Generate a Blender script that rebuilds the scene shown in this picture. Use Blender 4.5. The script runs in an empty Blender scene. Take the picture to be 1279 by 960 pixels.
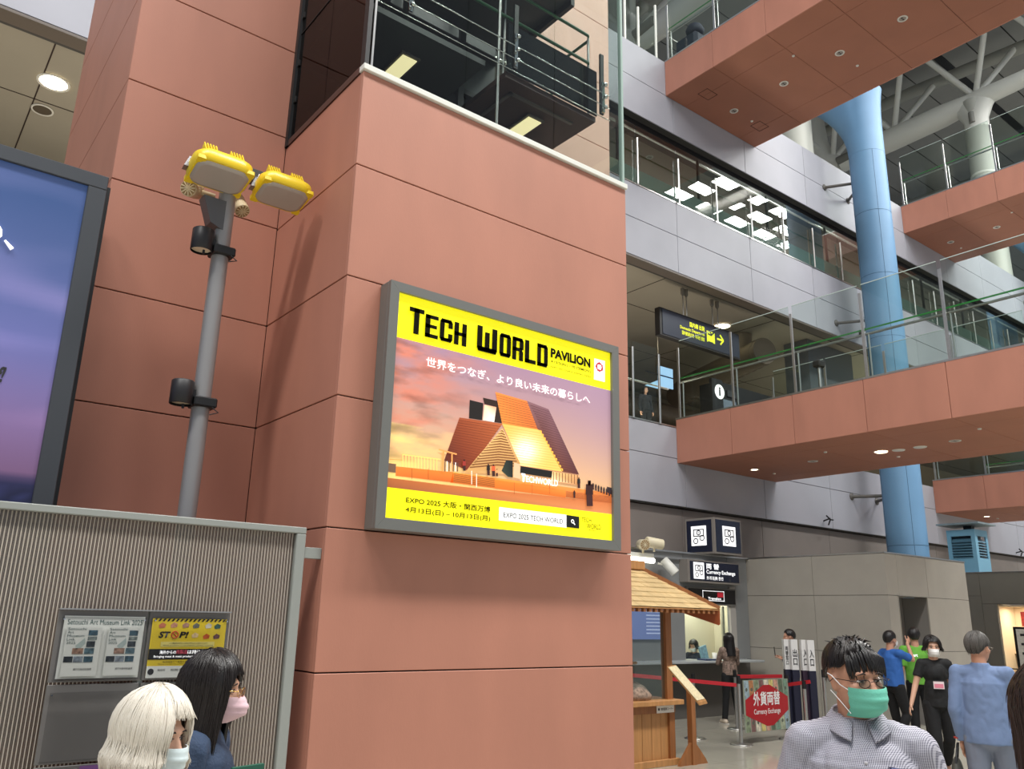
import bpy, bmesh, math, random
from mathutils import Vector, Matrix, noise, Euler
random.seed(7)
C = bpy.context.scene.collection
pi = math.pi
# ---------------------------------------------------------------- camera
H = 1.8                                   # eye height of the lens above the hall floor
YAW, PITCH, ROLL, FL = math.radians(52.15313), math.radians(15.6683), math.radians(1.34789), 1033.458
_f = Vector((math.cos(YAW)*math.cos(PITCH), math.sin(YAW)*math.cos(PITCH), math.sin(PITCH)))
_r0 = Vector((math.sin(YAW), -math.cos(YAW), 0)); _u0 = _r0.cross(_f)
_R = _r0*math.cos(ROLL) + _u0*math.sin(ROLL); _U = _u0*math.cos(ROLL) - _r0*math.sin(ROLL)
_O = Vector((0, 0, H))
cam = bpy.data.objects.new('camera', bpy.data.cameras.new('camera')); C.objects.link(cam)
cam.matrix_world = Matrix(((_R.x, _U.x, -_f.x, 0), (_R.y, _U.y, -_f.y, 0), (_R.z, _U.z, -_f.z, H), (0, 0, 0, 1)))
cam.data.sensor_width = 36; cam.data.lens = FL/1279*36; cam.data.clip_start = .05; cam.data.clip_end = 400
bpy.context.scene.camera = cam
# ---------------------------------------------------------------- world, light, exposure
W = bpy.data.worlds.new('world'); bpy.context.scene.world = W; W.use_nodes = True
W.node_tree.nodes['Background'].inputs[0].default_value = (.80, .88, 1.0, 1)
W.node_tree.nodes['Background'].inputs[1].default_value = .42
vs = bpy.context.scene.view_settings
bpy.context.scene.display_settings.display_device = 'sRGB'
vs.view_transform = 'Standard'; vs.look = 'None'; vs.gamma = 1; vs.use_curve_mapping = False; vs.exposure = 0.0
def area(name, loc, size, power, rot=(0, 0, 0), col=(1, 1, 1)):
    l = bpy.data.lights.new(name, 'AREA'); l.shape = 'RECTANGLE'; l.size, l.size_y = size; l.energy = power; l.color = col
    o = bpy.data.objects.new(name, l); o.location = loc; o.rotation_euler = rot; C.objects.link(o); return o
# rows of roof skylights over the hall
for x, p in ((2, 1450), (9.5, 2200), (17.5, 3000), (25, 3400)):
    area('skylight_light', (x, -3.6, 24.8), (5.2, 2.0), p, col=(1, .985, .95))
for i in range(6):        # rows of small roof panes further along the hall
    for j, y in enumerate((-3.3, -2.1, -.9)): area('skylight_light', (30.2+i*2.6+j*.5, y, 24.8), (1.5, .75), 450, col=(1, .99, .96))
for x in (-5, -13): area('skylight_light', (x, -2.6, 24.8), (5.2, 2.4), 2700, col=(1, .985, .95))
area('tower_fill_light', (4.8, .6, 14.5), (5, 1.6), 420, rot=(.22, 0, 0), col=(1, .97, .93))  # fill lamp added to brighten the upper tower front
area('skylight_light', (28, 6.5, 26), (26, 1.6), 1250, col=(.95, .98, 1))
# unseen upward fills added to brighten the second and third storey ceilings
area('fill_second', (19, 13.3, 6.05), (40, .6), 520, rot=(pi, 0, 0), col=(1, .88, .70))
area('fill_left', (-1, 13.3, 6.05), (8, .6), 42, rot=(pi, 0, 0), col=(1, .86, .66))
area('fill_third', (24, 14.4, 11.7), (40, .5), 420, rot=(pi, 0, 0), col=(1, .94, .86))

def ray(x, y): return _f + _R*((x-639.5)/FL) - _U*((y-480)/FL)
def aY(x, y, Y): d = ray(x, y); return _O + d*(Y/d.y)
def aX(x, y, X): d = ray(x, y); return _O + d*(X/d.x)
def aZ(x, y, Z): d = ray(x, y); return _O + d*((Z-H)/d.z)
def aD(x, y, D): return _O + ray(x, y)*D
# ---------------------------------------------------------------- materials
def lin(c):
    c = c/255
    return c/12.92 if c <= .04045 else ((c+.055)/1.055)**2.4
def rgb(r, g, b): return (lin(r), lin(g), lin(b), 1)
MATS = {}
def mat(name, col, rough=.6, metal=0, var=0, vscale=3, bump=0, bscale=40, spec=.5, emit=0, alpha=1, coord='Object', stretch=(1, 1, 1), coat=0):
    if name in MATS: return MATS[name]
    m = bpy.data.materials.new(name); m.use_nodes = True; nt = m.node_tree; b = nt.nodes['Principled BSDF']
    c = rgb(*col); b.inputs['Base Color'].default_value = c
    b.inputs['Roughness'].default_value = rough; b.inputs['Metallic'].default_value = metal
    b.inputs['Specular IOR Level'].default_value = spec; b.inputs['Coat Weight'].default_value = coat
    if alpha < 1: b.inputs['Alpha'].default_value = alpha
    if emit: b.inputs['Emission Color'].default_value = c; b.inputs['Emission Strength'].default_value = emit
    if var or bump:
        tc = nt.nodes.new('ShaderNodeTexCoord'); mp = nt.nodes.new('ShaderNodeMapping'); mp.inputs['Scale'].default_value = stretch
        nt.links.new(tc.outputs[coord], mp.inputs[0])
    if var:
        n = nt.nodes.new('ShaderNodeTexNoise'); n.inputs['Scale'].default_value = vscale; n.inputs['Detail'].default_value = 5
        nt.links.new(mp.outputs[0], n.inputs['Vector'])
        rp = nt.nodes.new('ShaderNodeValToRGB'); rp.color_ramp.elements[0].position = .3; rp.color_ramp.elements[1].position = .7
        rp.color_ramp.elements[0].color = tuple(v*(1-var) for v in c[:3])+(1,); rp.color_ramp.elements[1].color = tuple(min(1, v*(1+var)) for v in c[:3])+(1,)
        nt.links.new(n.outputs['Fac'], rp.inputs[0]); nt.links.new(rp.outputs[0], b.inputs['Base Color'])
        if emit: nt.links.new(rp.outputs[0], b.inputs['Emission Color'])
    if bump:
        n2 = nt.nodes.new('ShaderNodeTexNoise'); n2.inputs['Scale'].default_value = bscale; n2.inputs['Detail'].default_value = 3
        nt.links.new(mp.outputs[0], n2.inputs['Vector'])
        bp = nt.nodes.new('ShaderNodeBump'); bp.inputs['Strength'].default_value = bump; bp.inputs['Distance'].default_value = .01
        nt.links.new(n2.outputs['Fac'], bp.inputs['Height']); nt.links.new(bp.outputs[0], b.inputs['Normal'])
    m.diffuse_color = c
    MATS[name] = m; return m
def glass(name, tint=(243, 248, 245), refl=1.0, opac=0.0, body=(150, 190, 180), rough=.0):
    if name in MATS: return MATS[name]
    m = bpy.data.materials.new(name); m.use_nodes = True; nt = m.node_tree; nt.nodes.clear()
    out = nt.nodes.new('ShaderNodeOutputMaterial'); tr = nt.nodes.new('ShaderNodeBsdfTransparent'); tr.inputs[0].default_value = rgb(*tint)
    gl = nt.nodes.new('ShaderNodeBsdfGlossy'); gl.inputs['Roughness'].default_value = rough
    fr = nt.nodes.new('ShaderNodeFresnel'); fr.inputs['IOR'].default_value = 1.5
    mu = nt.nodes.new('ShaderNodeMath'); mu.operation = 'MULTIPLY'; mu.use_clamp = True; mu.inputs[1].default_value = refl
    mx = nt.nodes.new('ShaderNodeMixShader')
    ge = nt.nodes.new('ShaderNodeNewGeometry'); sb_ = nt.nodes.new('ShaderNodeMath'); sb_.operation = 'SUBTRACT'; sb_.inputs[0].default_value = 1; nt.links.new(ge.outputs['Backfacing'], sb_.inputs[1]); m0 = nt.nodes.new('ShaderNodeMath'); m0.operation = 'MULTIPLY'; nt.links.new(fr.outputs[0], m0.inputs[0]); nt.links.new(sb_.outputs[0], m0.inputs[1]); nt.links.new(m0.outputs[0], mu.inputs[0]); nt.links.new(mu.outputs[0], mx.inputs[0]); nt.links.new(gl.outputs[0], mx.inputs[2])
    if opac:
        df = nt.nodes.new('ShaderNodeBsdfDiffuse'); df.inputs[0].default_value = rgb(*body)
        m2 = nt.nodes.new('ShaderNodeMixShader'); m2.inputs[0].default_value = opac
        nt.links.new(tr.outputs[0], m2.inputs[1]); nt.links.new(df.outputs[0], m2.inputs[2]); nt.links.new(m2.outputs[0], mx.inputs[1])
    else: nt.links.new(tr.outputs[0], mx.inputs[1])
    nt.links.new(mx.outputs[0], out.inputs[0]); MATS[name] = m; return m
def vcol_mat(name, emit=0, rough=.5):
    if name in MATS: return MATS[name]
    m = bpy.data.materials.new(name); m.use_nodes = True; nt = m.node_tree; b = nt.nodes['Principled BSDF']
    a = nt.nodes.new('ShaderNodeVertexColor'); a.layer_name = 'Col'; nt.links.new(a.outputs[0], b.inputs['Base Color'])
    b.inputs['Roughness'].default_value = rough
    if emit:
        nt.links.new(a.outputs[0], b.inputs['Emission Color']); b.inputs['Emission Strength'].default_value = emit
    MATS[name] = m; return m
SAL = mat('salmon_panel', (180, 122, 102), .55, var=.07, vscale=2.2, bump=.05, bscale=120, stretch=(1, 1, .35))
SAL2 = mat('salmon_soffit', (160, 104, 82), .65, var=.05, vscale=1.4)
JOINT = mat('dark_joint', (46, 30, 26), .9)
GREY = mat('grey_cladding', (161, 161, 170), .5, var=.04, vscale=1.2, bump=.03, bscale=60)
DGREY = mat('taupe_cladding', (124, 116, 111), .6, var=.05, vscale=1.5)
PART = mat('partition_panel', (160, 154, 144), .6, var=.05, vscale=2, bump=.04, bscale=90)
PJ = mat('grey_joint', (70, 68, 66), .9)
STEEL = mat('brushed_steel', (196, 195, 192), .3, 1, var=.05, vscale=30)
CHROME = mat('chrome', (225, 225, 225), .08, 1)
WHITEP = mat('white_painted_steel', (222, 222, 214), .4)
BLACK = mat('black_metal', (18, 18, 20), .5)
BLUEC = mat('blue_column_paint', (108, 150, 188), .5, var=.05, vscale=1.1, bump=.02, bscale=30)
GREEN = mat('green_glass_edge', (52, 128, 62), .3)
GLASS = glass('clear_glass')
# ---------------------------------------------------------------- object helpers
def link(o, parent=None):
    C.objects.link(o)
    if parent: o.parent = parent
    return o
def tag(o, label=None, cat=None, group=None, kind=None):
    if label: o['label'] = label
    if cat: o['category'] = cat
    if group: o['group'] = group
    if kind: o['kind'] = kind
    return o
def empty(name, loc=(0, 0, 0), label=None, cat=None, group=None, kind=None, parent=None):
    o = bpy.data.objects.new(name, None); o.location = loc; o.empty_display_size = .1
    link(o, parent); return tag(o, label, cat, group, kind)
def rel(o, parent):
    """parent o (whose mesh is in world space) to an Empty that stands at its own place"""
    o.parent = parent
    if parent: o.matrix_parent_inverse = Matrix.Translation(-wloc(parent))
def wloc(p): return Vector(p.location)
class MB:
    def __init__(s): s.v = []; s.f = []; s.sm = []; s.c = []
    def add(s, vs, fs, smooth=False, col=None):
        n = len(s.v); s.v += [tuple(v) for v in vs]
        for f in fs: s.f.append(tuple(i+n for i in f)); s.sm.append(smooth); s.c.append(col)
        return s
    def box(s, x0, y0, z0, x1, y1, z1, b=0, col=None):
        x0, x1 = sorted((x0, x1)); y0, y1 = sorted((y0, y1)); z0, z1 = sorted((z0, z1))
        if b <= 0:
            v = [(x0, y0, z0), (x1, y0, z0), (x1, y1, z0), (x0, y1, z0), (x0, y0, z1), (x1, y0, z1), (x1, y1, z1), (x0, y1, z1)]
            return s.add(v, [(0, 3, 2, 1), (4, 5, 6, 7), (0, 1, 5, 4), (1, 2, 6, 5), (2, 3, 7, 6), (3, 0, 4, 7)], col=col)
        b = min(b, (x1-x0)/2.1, (y1-y0)/2.1, (z1-z0)/2.1)
        bm = bmesh.new(); bmesh.ops.create_cube(bm, size=1)
        for w in bm.verts: w.co = Vector(((x0+x1)/2+w.co.x*(x1-x0), (y0+y1)/2+w.co.y*(y1-y0), (z0+z1)/2+w.co.z*(z1-z0)))
        bmesh.ops.bevel(bm, geom=bm.edges[:], offset=b, segments=1, affect='EDGES')
        bm.verts.index_update(); s.add([w.co for w in bm.verts], [[w.index for w in f.verts] for f in bm.faces], col=col); bm.free(); return s
    def obox(s, o, ux, uy, uz):
        o, ux, uy, uz = map(Vector, (o, ux, uy, uz))
        v = [o, o+ux, o+ux+uy, o+uy, o+uz, o+ux+uz, o+ux+uy+uz, o+uy+uz]
        return s.add(v, [(0, 3, 2, 1), (4, 5, 6, 7), (0, 1, 5, 4), (1, 2, 6, 5), (2, 3, 7, 6), (3, 0, 4, 7)])
    def bar(s, p, q, w, h=None, up=(0, 0, 1)):
        p, q = Vector(p), Vector(q); d = (q-p).normalized(); u = Vector(up)
        if abs(d.dot(u)) > .95: u = Vector((1, 0, 0))
        a = d.cross(u).normalized(); u = a.cross(d).normalized(); h = h or w
        return s.obox(p-a*w/2-u*h/2, a*w, u*h, q-p)
    def tube(s, pts, r, n=10, cap=True):
        pts = [Vector(p) for p in pts]; R = r if isinstance(r, (list, tuple)) else [r]*len(pts)
        vs, fs = [], []; ref = None
        for i, p in enumerate(pts):
            d = ((pts[min(i+1, len(pts)-1)]-pts[max(i-1, 0)])).normalized()
            if ref is None:
                u = Vector((0, 0, 1)) if abs(d.z) < .9 else Vector((1, 0, 0)); ref = d.cross(u).normalized()
            ref = (ref-d*ref.dot(d)).normalized(); w = d.cross(ref)
            for k in range(n):
                a = 2*pi*k/n; vs.append(p+(ref*math.cos(a)+w*math.sin(a))*R[i])
        for i in range(len(pts)-1):
            for k in range(n): fs.append((i*n+k, i*n+(k+1) % n, (i+1)*n+(k+1) % n, (i+1)*n+k))
        s.add(vs, fs, True)
        if cap: s.add(vs[:n], [tuple(range(n))[::-1]]); s.add(vs[-n:], [tuple(range(n))])
        return s
    def lathe(s, prof, c=(0, 0, 0), n=24, axis='z', cap=True):
        vs, fs = [], []; c = Vector(c)
        for r, z in prof:
            for k in range(n):
                a = 2*pi*k/n; p = Vector((r*math.cos(a), r*math.sin(a), z))
                if axis == 'y': p = Vector((p.x, p.z, p.y))
                if axis == 'x': p = Vector((p.z, p.x, p.y))
                vs.append(c+p)
        for i in range(len(prof)-1):
            for k in range(n): fs.append((i*n+k, i*n+(k+1) % n, (i+1)*n+(k+1) % n, (i+1)*n+k))
        s.add(vs, fs, True)
        if cap: s.add(vs[:n], [tuple(range(n))]); s.add(vs[-n:], [tuple(range(n))])
        return s
    def prism(s, pts, d):
        """closed polygon pts (3D) extruded by vector d"""
        d = Vector(d); n = len(pts); v = [Vector(p) for p in pts]; v2 = [p+d for p in v]
        return s.add(v+v2, [tuple(range(n))[::-1], tuple(range(n, 2*n))]+[(i, (i+1) % n, n+(i+1) % n, n+i) for i in range(n)])
    def loft(s, rings, cap=True, smooth=True):
        n = len(rings[0]); vs = [p for r in rings for p in r]
        fs = [(i*n+k, i*n+(k+1) % n, (i+1)*n+(k+1) % n, (i+1)*n+k) for i in range(len(rings)-1) for k in range(n)]
        s.add(vs, fs, smooth)
        if cap: s.add(rings[0], [tuple(range(n))[::-1]]); s.add(rings[-1], [tuple(range(n))])
        return s
    def build(s, name, m, parent=None, label=None, cat=None, group=None, kind=None):
        me = bpy.data.meshes.new(name); me.from_pydata(s.v, [], s.f)
        me.polygons.foreach_set('use_smooth', s.sm); me.materials.append(m)
        if any(c is not None for c in s.c):
            at = me.color_attributes.new('Col', 'FLOAT_COLOR', 'CORNER')
            for p, c in zip(me.polygons, s.c):
                for j, li in enumerate(p.loop_indices):
                    cc = c[j % len(c)] if isinstance(c, list) else (c or (1, 1, 1, 1)); at.data[li].color = cc
        bm = bmesh.new(); bm.from_mesh(me); bmesh.ops.recalc_face_normals(bm, faces=bm.faces[:]); bm.to_mesh(me); bm.free()
        o = bpy.data.objects.new(name, me); C.objects.link(o)
        if parent: rel(o, parent)
        return tag(o, label, cat, group, kind)
def B(name, m, parent, x0, y0, z0, x1, y1, z1, b=0, **k): return MB().box(x0, y0, z0, x1, y1, z1, b).build(name, m, parent, **k)
def shared(name, src, offset, parent):
    """a copy of a mesh part, moved by offset, sharing its data"""
    o = src.copy(); C.objects.link(o); o.parent = parent
    o.matrix_parent_inverse = src.matrix_parent_inverse.copy(); o.location = Vector(src.location)+Vector(offset); return o
def text(s, m, parent, box, plane='Y', at=0.0, depth=.0015, bold=0, name='lettering', flip=False, shear=0, keep=False):
    """flat lettering fitted to box=(a0,b0,a1,b1) on the plane Y=at (a=x,b=z) or X=at (a=-y,b=z) facing the camera side"""
    cu = bpy.data.curves.new('t', 'FONT'); cu.body = s; cu.size = 1; cjk = bold > 0 and any(ord(ch) > 0x2E80 for ch in s); cu.extrude = 0; cu.offset = 0 if cjk else bold; cu.shear = shear; cu.resolution_u = 3
    o = bpy.data.objects.new('t', cu); C.objects.link(o); dg = bpy.context.evaluated_depsgraph_get()
    me = bpy.data.meshes.new_from_object(o.evaluated_get(dg)); bpy.data.objects.remove(o)
    if not me.vertices: return None
    xs = [v.co.x for v in me.vertices]; ys = [v.co.y for v in me.vertices]
    x0, x1, y0, y1 = min(xs), max(xs), min(ys), max(ys); a0, b0, a1, b1 = box
    sx = (a1-a0)/max(x1-x0, 1e-4); sy = (b1-b0)/max(y1-y0, 1e-4)
    if keep: sx = min(sx, sy*1.0) if keep == 1 else sx; 
    for v in me.vertices:
        a = a0+(v.co.x-x0)*sx; b = b0+(v.co.y-y0)*sy
        v.co = (a, at-depth, b) if plane == 'Y' else (at-depth, -a, b)
    if cjk:      # heavier strokes: the same print laid down again a hair to each side
        k = bold*.75; vs0 = [v.co.copy() for v in me.vertices]; fs0 = [tuple(p.vertices) for p in me.polygons]; V, Fc = [], []
        for n_, (du, dv) in enumerate(((0, 0), (k, 0), (-k, 0), (0, k), (0, -k))):
            b0_ = len(V)
            for v in vs0:
                w = v.copy(); e_ = n_*.00003
                if plane == 'Y': w += Vector((du*sy, -e_, dv*sy))
                else: w += Vector((-e_, -du*sy, dv*sy))
                V.append(w)
            Fc += [tuple(i+b0_ for i in f) for f in fs0]
        me = bpy.data.meshes.new(name); me.from_pydata(V, [], Fc)
    me.materials.clear(); me.materials.append(m)
    o = bpy.data.objects.new(name, me); C.objects.link(o)
    if parent: rel(o, parent)
    return o
# ================================================================ SETTING
def struct(o): o['kind'] = 'structure'; return o
# ---- floor: large pale tiles with recessed joints near, material beyond
FLOOR = mat('polished_floor', (178, 174, 160), .12, var=.05, vscale=1.5)
flo = struct(B('floor', mat('floor_grout', (120, 118, 110), .8), None, -12, -16, -.3, 60, 22, -.006))
tile0 = None
TS = 1.2
for i in range(0, 17):
    for j in range(0, 10):
        x, y = 3.6+i*TS, .4+j*TS
        if tile0 is None: tile0 = MB().box(x, y, -.006, x+TS-.006, y+TS-.006, 0).build('tile', FLOOR, flo)
        else: shared('tile', tile0, (i*TS, j*TS, 0), flo)
B('tile_field', FLOOR, flo, -12, -16, -.006, 3.594, 12.4, 0, kind='stuff')
B('tile_field', FLOOR, flo, 24.0, -16, -.006, 60, 12.4, 0, kind='stuff')
B('tile_field', FLOOR, flo, 3.6, -16, -.006, 23.99, .394, 0, kind='stuff')
# ---- rear facade, Y = 12
YF = 12.0
wall = struct(B('wall_back', JOINT, None, -8, 12.17, 0, 60, 12.45, 4.19))
def panels(parent, m, xs, zs, y, t=.03, g=.012, name='panel'):
    for x0, x1 in zip(xs, xs[1:]):
        for z0, z1 in zip(zs, zs[1:]):
            B(name, m, parent, x0+g/2, y, z0+g/2, x1-g/2, y+t, z1-g/2, .004)
XS = [11.38+2.9*i for i in range(14)]
panels(wall, DGREY, [-8, -4, 0, 4, 8]+XS, [0, 1.35, 2.75, 4.17], 12.14)
def band(z0, z1, zs, name='trim', extra=None):
    b = struct(B(name, PJ, None, -8, YF+.03, z0, 52, YF+.42, z1))
    panels(b, GREY, [-8, -4.5, -1.5, 1.4, 4.3, 7.2]+[x-.01 for x in XS[:]], zs, YF)
    return b
b1 = band(4.19, 5.95, [4.2, 5.25, 5.95], 'trim_1')
b2 = band(9.76, 11.6, [9.77, 10.72, 11.6], 'trim_2')
b3 = band(13.52, 15.5, [13.52, 14.51, 15.5], 'trim_3')
struct(B('trim_4', STEEL, None, -8, YF-.01, 11.6, 52, YF+.12, 11.63))
struct(B('trim_5', STEEL, None, -8, YF-.01, 5.95, 13.99, YF+.12, 5.98))
struct(B('trim_6', mat('bronze_trim', (96, 86, 78), .5), None, -8, YF-.0, 9.72, 52, YF+.3, 9.765))
# black recess above the strip window
struct(B('trim_7', BLACK, None, -8, YF+.2, 13.2, 52, YF+.42, 13.52))
struct(B('trim_8', STEEL, None, -8, YF+.14, 13.17, 52, YF+.2, 13.2))
# upper storeys behind the facade: slabs, ceilings, back walls
CEIL = mat('upper_ceiling', (150, 143, 130), .8, var=.05, vscale=.7)
INT = mat('interior_wall', (158, 146, 120), .7, var=.04, vscale=1)
struct(B('floor_upper', mat('upper_floor', (150, 148, 142), .4), None, -8, 12.42, 5.6, 52, 22, 5.95))
ce = struct(B('ceiling_upper', CEIL, None, -8, 12.42, 9.9, 52, 22, 10.1))
for i in range(12):       # joints of the ceiling lining, real recessed strips
    B('ceiling_joint', JOINT, ce, -8+i*4.5, 12.5, 9.893, -7.98+i*4.5, 22, 9.9)
for y in (14.4, 17.0, 19.6): B('ceiling_joint', JOINT, ce, -8, y, 9.893, 52, y+.02, 9.9)
iw = struct(B('wall_upper', INT, None, -8, 20.5, 5.95, 52, 20.8, 9.9))
struct(B('floor_third', mat('upper_floor', (150, 148, 142), .4), None, -8, 12.42, 11.2, 52, 22, 11.6))
struct(B('ceiling_third', mat('third_ceiling', (128, 124, 118), .8), None, -8, 12.4, 13.3, 52, 22, 13.5))
w3 = struct(B('wall_third', mat('third_wall', (150, 140, 128), .7), None, -8, 17.6, 11.6, 52, 17.8, 13.3))
for x in (13.4, 19.5, 25.7, 31.5): B('pilaster', GREY, w3, x, 17.2, 11.6, x+1.0, 17.6, 13.3)
struct(B('floor_fourth', mat('upper_floor', (150, 148, 142), .4), None, -8, 12.42, 15.2, 52, 24, 15.49))
for i in range(10):
    x = 13.2+i*2.9
    l = MB().lathe([(.0, 13.285), (.09, 13.285), (.11, 13.3)], (x+.7, 14.2, 0), 16, cap=False)
    l.build('downlight', mat('lamp_glow', (255, 240, 200), emit=9), None, 'small corridor ceiling light behind the strip window, %s from the tower' % ['first', 'second', 'third', 'fourth', 'fifth', 'sixth', 'seventh', 'eighth', 'ninth', 'tenth'][i], 'downlight', 'corridor ceiling lights behind the strip window')
# ---- strip window with steel posts (third storey)
FROST = glass('frosted_band', (214, 226, 224), .5, .72, (188, 208, 206))
win = empty('window_1', (14, YF, 11.6), kind='structure')
WGL = glass('window_glass', (214, 220, 216), 2.2)
x = 8.5
for i in range(28):
    x0 = 8.52+i*1.453
    if i < 27: B('glass_pane', WGL, win, x0+.012, YF+.02, 11.63, x0+1.441, YF+.03, 13.2)
    p = MB().tube([(x0, YF-.05, 11.6), (x0, YF-.05, 12.82)], .026, 8).build('post', STEEL, win)
    if i < 27 and i % 2 == 0: B('frame_bar', BLACK, win, x0+.9, YF+.06, 11.63, x0+.95, YF+.12, 13.2)
    if i < 27: B('frosted_strip', FROST, win, x0+.012, YF+.04, 11.63, x0+1.441, YF+.048, 12.05)
B('handrail', mat('green_rail', (74, 92, 66), .4), win, 8.5, YF+.1, 12.5, 48, YF+.13, 12.53)
# ---- glass balustrade of the second storey opening
wn2 = empty('window_2', (12, YF, 5.95), kind='structure')
for i, x0 in enumerate([11.35, 12.0, 12.62, 13.46]):
    if i: MB().tube([(x0, YF-.02, 5.95), (x0, YF-.02, 7.55)], .03, 10).build('post', STEEL, wn2)
    if i < 3: B('glass_pane', GLASS, wn2, x0+.02, YF+.02, 5.98, [12.0, 12.62, 13.46][i]-.02, YF+.032, 7.7)
MB().tube([(9, YF+.1, 6.85), (13.9, YF+.1, 6.85)], .02, 8).build('handrail', STEEL, wn2)
# left part of the same opening
for i in range(7):
    x0 = -6.5+i*1.4
    B('glass_pane', GLASS, wn2, x0+.01, YF+.02, 5.98, x0+1.39, YF+.032, 7.7)
    MB().tube([(x0, YF-.02, 5.95), (x0, YF-.02, 7.55)], .03, 10).build('post', STEEL, wn2)
# ---- fourth-storey balustrade posts
wn3 = empty('window_3', (12, YF, 15.5), kind='structure')
for i, x0 in enumerate([12.62, 13.1, 13.75]):
    MB().tube([(x0, YF+.05, 15.5), (x0, YF+.05, 17.1 if i == 2 else 16.7)], .035, 8).build('post', WHITEP, wn3)
    if i: B('glass_pane', GLASS, wn3, [12.62, 13.1, 13.75][i-1]+.04, YF+.05, 15.52, x0-.04, YF+.06, 17)
# ================================================================ TOWER (lift shaft clad in salmon panels)
TX0, TX1, TY0, TY1 = 2.07, 4.51, 4.33, 5.58
TZ = [0, .73, 1.485, 2.262, 3.03, 3.787, 4.55, 5.24]
tw = empty('lift_tower', (TX0, TY0, 0), 'salmon panelled lift tower carrying the lit pavilion billboard, glazed at the top', 'tower')
B('core', JOINT, tw, TX0+.02, TY0+.02, 0, TX1-.02, TY1+.9, 5.24)
for z0, z1 in zip(TZ, TZ[1:]):
    B('panel', SAL, tw, TX0, TY0, z0+.004, TX1, TY0+.02, z1-.004, .003)
    B('panel', SAL, tw, TX0, TY0+.021, z0+.004, TX0+.02, TY1-.002, z1-.004, .003)
    B('panel', SAL, tw, TX1-.02, TY0+.021, z0+.004, TX1, TY1+.9, z1-.004, .003)
B('sill', WHITEP, tw, TX0-.01, TY0-.02, 5.24, TX1+.01, TY0+.05, 5.285, .004)
B('side_sill', mat('brown_metal', (72, 48, 42), .4), tw, TX0-.008, TY0+.051, 5.24, TX0+.05, TY1, 5.29)
# glazed shaft
SHG = glass('shaft_glass', (238, 242, 240), .8)
SHS = glass('shaft_side_glass', (150, 112, 100), .5)  # brown tint paints in the brownish reflection on this side
jx = [TX0+.06, 2.88, 3.73, TX1-.03]
for a, b in zip(jx, jx[1:]): B('glass_pane', SHG, tw, a+.003, TY0+.01, 5.285, b-.003, TY0+.022, 9.2)
B('glass_pane', SHS, tw, TX0+.01, TY0+.06, 5.29, TX0+.022, 4.95, 9.2)
B('glass_pane', SHS, tw, TX0+.01, 4.956, 5.29, TX0+.022, TY1-.04, 9.2)
B('glass_pane', SHG, tw, TX1-.022, TY0+.06, 5.285, TX1-.01, TY1, 9.2)
B('corner_post', BLACK, tw, TX0+.0, TY0+.0, 5.285, TX0+.03, TY0+.06, 9.2)
B('corner_post', STEEL, tw, TX0+.045, TY0+.0, 5.285, TX0+.06, TY0+.02, 9.2)
B('corner_post', BLACK, tw, TX0-.015, TY1-.05, 5.24, TX0+.03, TY1-.005, 9.2)
B('corner_post', mat('pale_green_edge', (160, 180, 172), .2), tw, TX1-.028, TY0, 5.285, TX1-.008, TY0+.04, 9.2)
for z in (6.25, 7.6): B('glass_joint', BLACK, tw, TX0+.004, TY0+.06, z, TX0+.012, TY1-.04, z+.006)
# shaft back wall: dark metal with ribs, salmon wall at the right added to stand for a glass reflection
DK = mat('dark_shaft_steel', (52, 56, 56), .45, var=.15, vscale=3)
bw = B('back_wall', DK, tw, TX0, 5.56, 5.24, 4.02, 5.62, 9.2)
for z in (5.62, 5.95, 6.4, 6.9, 7.5): B('wall_rib', mat('dark_rib', (26, 28, 28), .5), tw, TX0, 5.50, z, 4.02, 5.559, z+.05)
for x in (2.75, 2.95, 3.55): B('wall_rib', mat('dark_rib', (26, 28, 28), .5), tw, x, 5.46, 5.24, x+.06, 5.499, 9.2)
REFL_SAL = mat('salmon_reflection', (236, 188, 170), .5, var=.05, vscale=2)  # reflected salmon cladding, put in as a made-up wall behind the glass
XR = aY(660, 60, 5.6).x
for z0, z1 in ((5.24, 5.86), (5.86, 6.63), (6.63, 7.4), (7.4, 8.17), (8.17, 9.2)):
    B('reflection_panel', REFL_SAL, tw, XR, 5.6, z0+.004, 5.6, 5.64, z1-.004, .002)
B('reflection_edge', mat('brown_metal', (72, 48, 42), .4), tw, XR-.06, 5.5, 5.24, XR-.002, 5.64, 9.2)
# lift car and machinery platforms inside the shaft
car = empty('lift_car', (3.6, 5, 6), 'dark lift car platform with green handrails behind the tower glass', 'lift')
BR = mat('brown_underside', (66, 46, 42), .5)
B('platform', BR, car, 3.45, 4.62, 6.0, 4.45, 5.4, 6.05)
B('platform_frame', mat('grey_frame', (92, 88, 84), .4), car, 3.6, 4.75, 5.985, 3.63, 5.25, 6.0); B('platform_frame', mat('grey_frame', (92, 88, 84)), car, 3.6, 4.75, 5.985, 4.3, 4.78, 6.0)
B('upper_deck', DK, car, 2.12, 4.5, 7.0, 4.05, 5.45, 7.08)
B('upper_deck_edge', BLACK, car, 4.051, 4.5, 6.94, 4.09, 5.45, 7.1)
B('lower_deck', DK, car, 2.12, 4.7, 6.07, 3.3, 5.45, 6.12)
B('tinted_panel', glass('tinted_glass', (90, 100, 100), 1.0, .25, (40, 46, 46)), car, 3.45, 4.6, 6.051, 4.45, 4.612, 6.5)
for z in (6.65, 6.94):
    MB().tube([(3.1 if z > 6.8 else 2.8, 4.7, z), (4.44, 4.7, z), (4.49, 4.75, z), (4.49, 5.32, z)], .014, 8).build('handrail', mat('dark_green_rail', (38, 88, 58), .35), car)
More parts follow.
